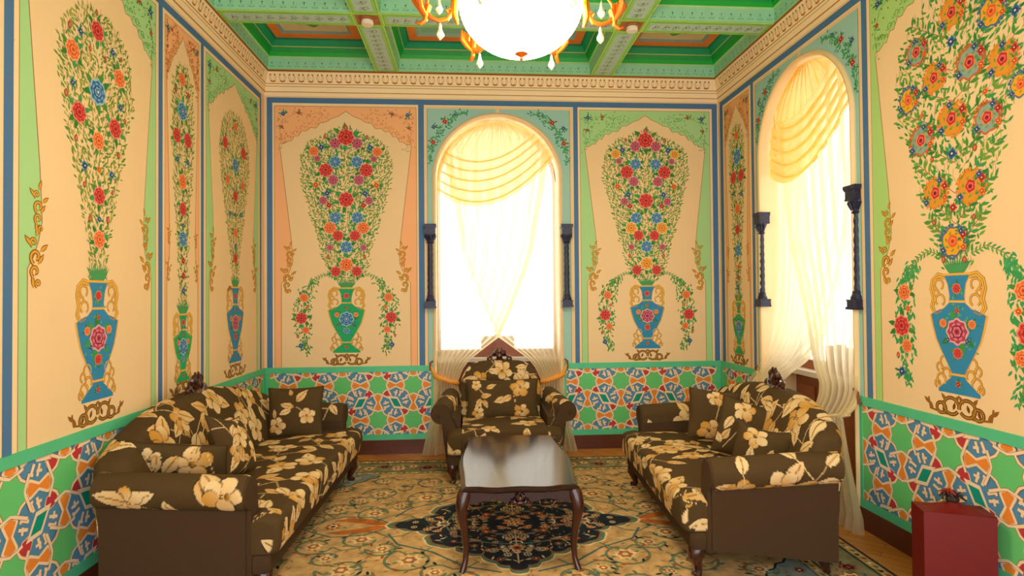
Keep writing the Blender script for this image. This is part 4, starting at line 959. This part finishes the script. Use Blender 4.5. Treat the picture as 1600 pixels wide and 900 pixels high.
def border(u0, v0, u1, v1, off, step, L, w):
    ln = math.hypot(u1-u0, v1-v0); n = int(ln/step)
    for i in range(n):
        t = (i+.5)/n; u, v = u0+(u1-u0)*t, v0+(v1-v0)*t; nx, ny = -(v1-v0)/ln, (u1-u0)/ln; s_ = 1 if i % 2 else -1; u += nx*off*s_*.4; v += ny*off*s_*.4
        if w > .05:
            rosette(u, v, w*.42 if i % 2 else w*.32, [CM, RU, '#c88a4a'][i % 3], [RU, NV, CM][i % 3], [CM, RU, NV][i % 3], L)
            for g in range(4): a = rg.uniform(0, 6.28); P.leaf(u+.07*math.cos(a), v+.07*math.sin(a), a+1, .05, .018, rg.choice([NV, '#c8a868', TQ, RU]), L-1)
            P.stroke([(u-nx*.0-(u1-u0)/ln*.07, v-(v1-v0)/ln*.07), (u+nx*s_*-.05, v+ny*s_*-.05), (u+(u1-u0)/ln*.07, v+(v1-v0)/ln*.07)], .010, NV, L-1)
        else:
            P.blob(u, v, w*.35, [RU, NV, TQ, '#e8d0a0'][i % 4], L, n=8); P.leaf(u, v, math.atan2(v1-v0, u1-u0)+.5, step*.5, w*.3, '#5a5038', L)
for (a, b, c, d) in ((-1, -1, 1, -1), (1, -1, 1, 1), (1, 1, -1, 1), (-1, 1, -1, -1)):
    border(a*(RX-.22), b*(RY-.22), c*(RX-.22), d*(RY-.22), .06, .125, 6, .17)
    border(a*(RX-.047), b*(RY-.047), c*(RX-.047), d*(RY-.047), .01, .05, 3, .040); border(a*(RX-.385), b*(RY-.385), c*(RX-.385), d*(RY-.385), .01, .05, 8, .036)
# corner spandrels
for sx, sy in Q4:
    cx, cy = sx*(RX-.42), sy*(RY-.42); pts = [(cx, cy), (cx-sx*.50, cy)]
    for k in range(13):
        t = k/12; r_ = .62+.06*math.cos(k*PI*1.0); pts.append((cx-sx*.50*(1-t)**.9*(1+.05*(k % 2)), cy-sy*(.04+.48*t**.9)*(1+.05*(k % 2))))
    pts.append((cx, cy-sy*.54)); P.poly(pts, SL, 8)
    P.stroke(pts[2:-1], .014, NV, 9)
    for i in range(26):
        a, b = rg.random(), rg.random()
        if a+b < .85: rosette(cx-sx*(.05+a*.45), cy-sy*(.05+b*.42), rg.uniform(.025, .05), rg.choice([CM, RU, '#a89868']), rg.choice([RU, NV]), CM, 11)
    for i in range(40):
        a, b = rg.random(), rg.random()
        if a+b < .9: P.leaf(cx-sx*(.03+a*.43), cy-sy*(.03+b*.45), rg.uniform(0, 6.28), .07, .02, rg.choice([NV, TQ, '#a89868']), 10)
# scrolling vines of the field
def vine(cx, cy, r, a0, a1, col=GR, L=10, w=.018):
    for sx, sy in Q4:
        pts = [(sx*(cx+r*(1-.35*i/23)*math.cos(a0+(a1-a0)*i/23)), sy*(cy+r*(1-.35*i/23)*math.sin(a0+(a1-a0)*i/23))) for i in range(24)]
        P.stroke(pts, w, col, L)
        P.stroke([pts[0], (pts[0][0]-sx*.06, pts[0][1]+sy*.05), (pts[0][0]-sx*.14, pts[0][1]+sy*.03), (pts[0][0]-sx*.2, pts[0][1]-sy*.04)], w*.8, col, L)
        for i in range(2, 23, 3):
            P.leaf(pts[i][0], pts[i][1], rg.uniform(0, 6.28), .05, .02, rg.choice([TQ, RU, '#8a6a3a', NV]), L+1)
for cx, cy, r, a0, a1 in ((.95, .22, .13, -2.5, 3.2), (1.22, .30, .12, 3, -2.8), (.62, .52, .15, -1, 4.6), (.98, .62, .14, 0, 5.4), (.30, .78, .13, 2.2, -3), (.62, .88, .12, -2, 3.6), (1.35, .10, .10, 1, 6.5), (1.3, .75, .1, 0, 5), (.80, .36, .10, 0, 5.2), (1.10, .47, .09, 2, -3), (.46, .68, .09, -2, 3), (.14, .93, .10, 1, 6), (1.0, .93, .10, 3, -2.5), (1.42, .50, .10, 0, 5.5), (.82, .74, .07, 1, 6), (.35, 1.0, .07, 2, -3)):
    vine(cx, cy, r, a0, a1)
    for sx, sy in Q4: rosette(sx*cx, sy*cy, r*.52, '#dcc088', '#a8683a', CM, 12); [P.leaf(sx*cx+r*.3*math.cos(k*1.57), sy*cy+r*.3*math.sin(k*1.57), k*1.57+.8, r*.5, r*.14, GR, 11) for k in range(4)]
for sx in (-1, 1):       # palmette pendants at the ends of the medallion
    for sy in (-1, 1):
        P.poly([(sx*.80, sy*.02), (sx*.92, sy*.09), (sx*1.08, sy*.14), (sx*1.20, sy*.10), (sx*1.02, sy*.05), (sx*.9, sy*.0)], '#b8682c', 12)
        P.stroke([(sx*.78, sy*.0), (sx*.95, sy*.15), (sx*1.15, sy*.17), (sx*1.3, sy*.08), (sx*1.42, 0)], .014, TQ, 11)
        for k in range(7): P.leaf(sx*(1.42+.035*k), sy*(.10+.012*k), (.5 if sx > 0 else PI-.5)*sy, .06, .028, NV, 12)
        P.stroke([(sx*1.38, sy*.09), (sx*1.68, sy*.19)], .012, NV, 11)
        P.stroke([(sx*.10, sy*.70), (sx*.30, sy*.62), (sx*.50, sy*.42), (sx*.72, sy*.30), (sx*.80, sy*.14)], .016, TQ, 11)
    rosette(sx*1.18, 0, .06, RU, CM, NV, 13)
for i in range(900):
    u, v = rg.uniform(-RX+.45, RX-.45), rg.uniform(-RY+.45, RY-.45); P.leaf(u, v, rg.uniform(0, 6.28), rg.uniform(.03, .055), .014, rg.choice(['#a8803c', '#8a7a4a', '#b8683a', '#9a8a5a', '#b89050', '#b89050']), 9)
# central medallion
med = [(.78, 0), (.70, .06), (.58, .10), (.50, .16), (.52, .24), (.44, .33), (.34, .34), (.30, .42), (.20, .46), (.12, .56), (.05, .62), (0, .68)]
_m = [med[0]]
for (a, b), (c, d) in zip(med, med[1:]):      # scalloped edge
    l = math.hypot(c-a, d-b); nx, ny = (d-b)/l, -(c-a)/l
    for t in (.2, .4, .6, .8, 1.0): q = math.sin(PI*t)*.022*(1 if nx*a+ny*b > 0 else -1); _m.append((a+(c-a)*t+nx*q, b+(d-b)*t+ny*q))
_m[-1] = (0, .68)
inner_med, med = med, _m
full = med+[(-a, b) for a, b in reversed(med[:-1])]+[(-a, -b) for a, b in med[1:]]+[(a, -b) for a, b in reversed(med[1:-1])]
P.poly([(a*1.09, b*1.09) for a, b in full], CM, 13); P.poly([(a*1.065, b*1.065) for a, b in full], '#5f7a62', 14); P.poly([(a*1.02, b*1.02) for a, b in full], '#8a5a34', 15); P.poly(full, NV, 16)
for r_ in (.2, .34):
    for sx, sy in Q4:
        P.stroke([(sx*r_*1.3*math.cos(t), sy*r_*math.sin(t)) for t in np.linspace(0, PI/2, 14)], .012, '#5f7a62', 17)
def inmed(u, v):
    u, v = abs(u), abs(v)
    for (a, b), (c, d) in zip(inner_med, inner_med[1:]):
        if c <= u <= a or a <= u <= c:
            return v < b+(d-b)*((u-a)/(c-a) if c != a else 0)-.03
    return u < .2 and v < .5
rosette(0, 0, .085, '#c88a5a', NV, CM, 19); rosette(.0, .0, .05, CM, RU, CM, 21)
for i in range(90):
    u, v = rg.uniform(0, .74), rg.uniform(0, .64)
    if inmed(u, v):
        k = rg.uniform(.018, .036); c1, c2 = rg.choice([CM, '#c88a5a', '#b8a070', RU]), rg.choice([RU, NV, TQ])
        for sx, sy in Q4: rosette(sx*u, sy*v, k, c1, c2, CM, 18)
for i in range(260):
    u, v = rg.uniform(0, .74), rg.uniform(0, .64)
    if inmed(u, v):
        a = rg.uniform(0, 6.28); c = rg.choice(['#c8a070', TQ, '#a86a3a', '#d8c090'])
        for sx, sy in Q4: P.leaf(sx*u, sy*v, math.atan2(sy*math.sin(a), sx*math.cos(a)), .045, .014, c, 17)
for sx in (-1, 1):
    rosette(sx*.46, 0, .05, CM, TQ, RU, 20); rosette(0, sx*.40, .055, '#d8a878', RU, NV, 20)
    P.stroke([(0, sx*.12), (0, sx*.6)], .010, '#c8a070', 17)
pile = P.out('rug_pattern_pile', M['rug'])
mb = MB(); mb.box(-RX, RX, -RY, RY, .0, .0090); rug = mb.out('rug', mat('rug_backing', '#8a7a50', rough=1, noise=.2, nscale=80))
pile.parent = rug; pile.location = (0, 0, .0092); pile.name = 'patterned_pile'
rug.location = (rc[0], rc[1], .0005); rug.rotation_euler[2] = rang
tag(rug, 'large beige oriental rug with a navy medallion under the coffee table', 'rug')

# ------------------------------------------------------------------ red bag at the wall
bag = empty('gift_bag', (2.325, 2.70, 0), -.33, label='glossy red bag tied with a dark knot, standing by the side wall', cat='bag')
mb = MB(); w, d_, h = .150, .075, .455
R = [[(-w, -d_, .004), (w, -d_, .004), (w, d_, .004), (-w, d_, .004)], [(-w*1.0, -d_, h*.5), (w*.99, -d_, h*.5), (w, d_, h*.5), (-w, d_, h*.5)], [(-w, -d_, h), (w, -d_, h-.004), (w, d_, h), (-w, d_, h)]]
mb.rings(R, caps=False); mb.out('body', M['red'], bag)
mb = MB(); R = []
for t in np.linspace(0, 1, 9):
    ring = []
    for k in range(32):
        a = k*2*PI/32; sq = 1/max(abs(math.cos(a)), abs(math.sin(a))); s_ = (1-t)**1.2
        fold = 1+.10*math.sin(8*a)*math.sin(PI*t)
        ring.append((w*(s_*sq*.999*math.cos(a)+(1-s_)*.10*math.cos(a))*fold, d_*(s_*sq*.999*math.sin(a)+(1-s_)*.12*math.sin(a))*fold, h-.002+.045*t**1.6))
    R.append(ring)
mb.rings(R, caps=False); mb.out('gathered_top', M['red'], bag, smooth=True)
mb = MB(); mb.ball((0, 0, h+.048), .024, 10, (1.3, 1, .8))
for k in range(6):
    a = k*1.05; mb.tube([(0, 0, h+.05), (.035*math.cos(a), .03*math.sin(a), h+.075), (.055*math.cos(a+.4), .05*math.sin(a+.4), h+.05)], [.008, .010, .004], 6)
mb.out('knot', M['blackrib'], bag, smooth=True)
mb = MB()
for k in range(7):
    a = k*.9+.3; mb.tube([(0, 0, h+.055), (.02*math.cos(a)-.01, .02*math.sin(a), h+.09), (.04*math.cos(a+.5)-.02, .04*math.sin(a+.5), h+.075)], [.005, .007, .002], 6, .4)
mb.out('ribbon_curls', M['redrib'], bag, smooth=True)

# ------------------------------------------------------------------ glazed columns beside the windows
def column(side, uc, label, sh=0.):
    f0_ = FN[side]; f = lambda u, v, h: f0_(u, v, h*.8+sh); o = Vector(f(uc, 1.40, 0)); g = lambda p, h: tuple(Vector(f(uc+p[0], 1.40+p[1], h))-o)
    rt = empty('ornamental_column', o, label=label, cat='column', group=None)
    def blk(mb, hw_, z0, z1, d0, d1): mb.prism([(-hw_, z0), (hw_, z0), (hw_, z1), (-hw_, z1)], g, d0, d1)
    def turn(mb, prof, hc=.062, n=16, flute=0):
        R = []
        for r, z in prof: R.append([g((r*(1+flute*math.cos(8*k*2*PI/n))*math.cos(k*2*PI/n), z), hc+r*math.sin(k*2*PI/n)) for k in range(n)])
        mb.rings(R)
    mb = MB(); blk(mb, .056, 0, .018, 0, .12); blk(mb, .050, .018, .055, 0, .112); blk(mb, .053, .055, .066, 0, .116); turn(mb, [(.046, .066), (.048, .078), (.040, .092), (.034, .105), (.036, .115), (.028, .125)]); mb.out('base', M['navy'], rt)
    mb = MB(); prof = []
    for i in range(33):
        z = .125+.50*i/32; prof.append((.0265+.0022*math.sin(i*1.57)-.003*i/32, z))
    turn(mb, prof, n=24, flute=.05); mb.out('shaft', M['navy'], rt, smooth=True)
    mb = MB(); turn(mb, [(.028, .625), (.034, .632), (.028, .642), (.030, .655), (.040, .680), (.050, .70), (.052, .712)], n=20, flute=.10)
    for k in range(7):
        a = PI*(k/6)*1.0; x, y = math.cos(a), math.sin(a); mb.tube([g((.030*x, .65), .062+.03*y), g((.042*x, .675), .062+.042*y), g((.056*x, .695), .062+.054*y), g((.050*x, .705), .062+.052*y)], [.006, .008, .006, .003], 6)
    blk(mb, .052, .712, .725, 0, .116); blk(mb, .050, .725, .775, 0, .112); blk(mb, .056, .775, .785, 0, .118); blk(mb, .060, .785, .810, 0, .124); mb.out('capital', M['navy'], rt)
    return rt
column('back', -.388, 'dark blue glazed column left of the end window'.replace('left of', 'beside') + ', on the long sofa side')
column('back', .940, 'dark blue glazed column beside the end window, on the shorter sofa side')
column('right', 4.885, 'dark blue glazed column at the edge of the side window nearest the room corner', -.05)
column('right', 3.640, 'dark blue glazed column between the side window and the big red flower painting', -.05)

# ------------------------------------------------------------------ curtains
def drape(side, uc, s, hd, label, seed, full=.42):
    f = FN[side]; ns, nt = 150, 130; rng = np.random.RandomState(seed); zt, z0 = .70, 2.66
    Z = np.concatenate([np.linspace(z0, zt, 90), np.linspace(zt, .012, 41)[1:]]); R = np.zeros((len(Z), ns, 3)); sa = np.linspace(0, 1, ns)
    ph = rng.rand()*6; wob = .6*np.sin(sa*5+ph)
    for i, z in enumerate(Z):
        if z >= zt:
            q = (z-zt)/(z0-zt); ui = float(np.interp(z, [.70, .80, .88, .97, 1.10, 1.4, 1.8, 2.35, 2.66], [full-.02, full-.06, full-.12, full-.24, .0, -.14, -.30, -.46, -.52])); uo = .585+.02*math.exp(-q*18)+(full < .4)*.09*math.exp(-((q-.06)/.09)**2); amp = .016+.022*q**.5; h0 = hd+((.085 if full > .4 else .13)-hd)*math.exp(-q*(9 if full > .4 else 7)); bulge = math.exp(-((q-.05)/.06)**2)
            ui = ui-.04*bulge*0
        else:
            q = (zt-z)/zt; ui = full-.10*q**.7; uo = .605+.13*q**1.3+(full < .4)*.05*q; amp = .016+.030*q; h0 = .085-.01*q; bulge = 0
        sb = np.where(sa < .95, sa/.95, 1-(sa-.95)*.9); u = uo+(ui-uo)*sb
        nf = 8; fold = np.sin(2*PI*nf*sa+wob+.5*math.sin(z*1.3)+.25*np.sin(z*3+sa*7))
        sharp = np.sign(fold)*np.abs(fold)**.8
        h = h0+amp*sharp+.012*np.sin(sa*9+z*2.2)-.004*(sa > .95)
        u = u+.35*amp*np.cos(2*PI*nf*sa+wob)
        zz = np.full(ns, z)
        if z >= zt: zz = zz-.10*(1-sa)*0+ .22*np.exp(-q*7)*(sa-.45)*0 - .10*math.sin(PI*min(1, max(0, q)))*(1-sa)*0
        if z < .1: h = h+.03*(1-z/.1)
        if z > 2.0: zz = z+(z-2.0)/.66*(ARC_Z-.01+np.sqrt(np.clip((ARC_R-.03)**2-u**2, 0, None))-2.66)
        for j in range(ns): R[i, j] = f(uc+s*u[j], zz[j], h[j])
    o = grid('curtain', R, M['sheer'], None, label=label, cat='curtain', group=None)
    # sash gathered round the bundle and up to its hook
    mb = MB(); pts = []
    for t in np.linspace(0, 2*PI, 30):
        pts.append(f(uc+s*((.515 if full > .4 else .50)+(.105 if full > .4 else .125)*math.cos(t)), .715+.035*math.cos(t)-(full < .4)*.03, .085+.055*math.sin(t)))
    mb.tube(pts, .022 if full > .4 else .012, 8, 1.0)
    mb.tube([f(uc+s*.60, .735, .06), f(uc+s*.645, .79, .035), f(uc+s*.665, .845, .03)], [.022, .014, .010], 8)
    tbk = mb.out('tieback', M['sash'] if full > .4 else M['arch'], o, smooth=True, label='orange satin tieback' if full > .4 else 'cream tieback')
    mb = MB(); mb.tube([f(uc+s*.668, .80, .0), f(uc+s*.668, .80, .03), f(uc+s*.668, .87, .04), f(uc+s*.64, .89, .045)], .010, 8); mb.out('hook', M['framewood'], tbk, smooth=True)
    return o
drape('back', WIN['back'], -1, -.10, 'sheer cream curtain of the end window tied back on the long sofa side', 1)
drape('back', WIN['back'], 1, -.155, 'sheer cream curtain of the end window tied back on the shorter sofa side', 2)
drape('right', WIN['right'], -1, -.10, 'sheer cream curtain of the side window gathered next to the big flower mural', 3, .34)
drape('right', WIN['right'], 1, -.155, 'sheer cream curtain of the side window gathered toward the room corner', 4, .36)
def swag(side, uc, label, flip=1):
    f = FN[side]; nt, ns = 260, 90; r = ARC_R-.012; R = np.zeros((nt, ns, 3))
    for i in range(nt):
        t = i/(nt-1); p = max(0, (t-.22)/.78); nf = 5
        tt = t if t < .22 else .22+.78*min(1.0, max(0, p+.050*math.sin(2*PI*nf*p)))
        if tt < .22: k_ = tt/.22; aL, aR, sag = 100+48*k_, 80-26*k_, .01+.17*k_
        else: k_ = (tt-.22)/.78; aL, aR, sag = 148+45*k_, 54-33*k_, .18+.12*k_
        aL, aR = math.radians(aL), math.radians(aR); t0 = t; t = p
        L_ = (r*math.cos(aL), ARC_Z+r*math.sin(aL)) if aL < PI else (-r, ARC_Z-(aL-PI)*.6); R_ = (r*math.cos(aR), ARC_Z+r*math.sin(aR))
        hh = .030*math.sin(2*PI*nf*p+1.6)
        for j in range(ns):
            s_ = j/(ns-1); x = L_[0]+(R_[0]-L_[0])*s_; z = L_[1]+(R_[1]-L_[1])*s_-sag*4*s_*(1-s_)*(1.0-.1*s_)
            k = math.sin(PI*s_)**.5
            R[i, j] = f(uc+flip*x, z, -.055+hh*(.35+.65*k)-.03*(1-k)+(.010*math.sin(s_*60+2*math.sin(s_*9)) if t0 < .22 else .003*math.sin(s_*30)))
    return grid('window_swag', R, M['swag'], None, label=label, cat='swag', group=None)
swag('back', WIN['back'], 'golden draped swag filling the arch of the end window')
swag('right', WIN['right'], 'golden draped swag filling the arch of the side window', -1)

# ------------------------------------------------------------------ chandelier and ceiling spots
ch = empty('chandelier', (.255, 2.84, 0), label='gilded chandelier with a glowing white glass bowl and crystal drops', cat='chandelier'); ch.location = (.255, 2.84, 2.69)
mb = MB(); a_, b_ = .305, .255
mb.lathe([(max(.002, a_*math.cos(t)), b_+b_*math.sin(t)) for t in np.linspace(-PI/2+.02, 0, 18)]+[(a_*.985, b_+.02)], n=56, caps=False)
bm_ = mat('glowing_glass', '#fff4dc', rough=.4, emit=(1, .84, .58), es=BOWL_STRENGTH); mb.out('glass_bowl', bm_, ch, smooth=True, label='glowing white glass bowl')
mb = MB(); mb.lathe([(.004, -.03), (.010, -.024), (.006, -.016), (.016, -.008), (.034, .002), (.030, .010), (.004, .014)], n=20); mb.out('finial', M['bronze'], ch, smooth=True)
mb = MB(); mb.lathe([(.300, b_+.0), (.325, b_+.005), (.33, b_+.03), (.315, b_+.05), (.28, b_+.055), (.12, b_+.12), (.05, b_+.20), (.03, b_+.3), (.018, b_+.35), (.018, .90), (.06, .93), (.09, .985), (.10, .99)], n=40, caps=False); mb.out('metal_crown', M['gold'], ch, smooth=True)
for k in range(6):
    a = k*PI/3; c, s_ = math.cos(a), math.sin(a); pr = lambda r, z, t=0: (r*c-t*s_, r*s_+t*c, z)
    mb = MB()
    mb.tube([pr(.31, b_+.03), pr(.33, .26), pr(.335, .20), pr(.36, .165), pr(.40, .155), pr(.44, .17), pr(.465, .21), pr(.455, .26), pr(.43, .29)], [.012, .012, .011, .011, .011, .011, .010, .008, .005], 8)
    mb.tube([pr(.335, .20), pr(.350, .215), pr(.362, .205), pr(.356, .192)], [.009, .009, .008, .004], 6)
    # leafy shell
    arm_ = mb.out('arm', M['bronze'], ch, smooth=True)
    mb = MB()
    for j in range(7):
        q = (j-3)/3; mb.tube([pr(.455, .165), pr(.485, .20+.01*abs(q), q*.030), pr(.520-.03*abs(q), .25-.01*abs(q), q*.055), pr(.505-.02*abs(q), .29, q*.060)], [.006, .012, .014, .006], 6)
    mb.out('gilt_shell', M['bronze'], arm_, smooth=True); mb = MB()
    mb.tube([pr(.45, .23), pr(.462, .19), pr(.468, .155), pr(.490, .138), pr(.512, .146)], [.016, .015, .012, .009, .004], 8)
    mb.out('gilt_leaf', M['bronze'], arm_, smooth=True); mb = MB()
    mb.tube([pr(.31, .14), pr(.325, .19), pr(.32, .25), pr(.33, .30)], [.006, .016, .018, .008], 8); mb.out('gilt_bracket', M['gold'], ch, smooth=True)
    for rr_, zz in ((.395, .145), (.40, .27)):
        mb = MB(); mb.tube([pr(rr_, zz+.02), pr(rr_, zz)], .0015, 5)
        o_ = pr(rr_, zz); mb.lathe([(.002, 0), (.006, -.008), (.009, -.03), (.019, -.055), (.017, -.068), (.002, -.084)], o_, n=8); mb.out('crystal_drop', M['crystal'], arm_)
for i, (x, y) in enumerate(((-.79, 4.60), (1.31, 4.60))):
    sp_ = empty('ceiling_spotlight', (x, y, BZ), label=('small round ceiling spotlight on the beam crossing above the long sofa', 'small round ceiling spotlight on the beam crossing above the shorter sofa')[i], cat='spotlight', group=None)
    mb = MB(); mb.lathe([(.060, 0), (.062, -.008), (.055, -.018), (.045, -.02)], n=24); mb.out('housing', M['brass'], sp_, smooth=True)
    mb = MB(); mb.lathe([(.045, -.019), (.046, -.045), (.040, -.052), (.002, -.054)], n=24); mb.out('lens', M['white'], sp_, smooth=True)
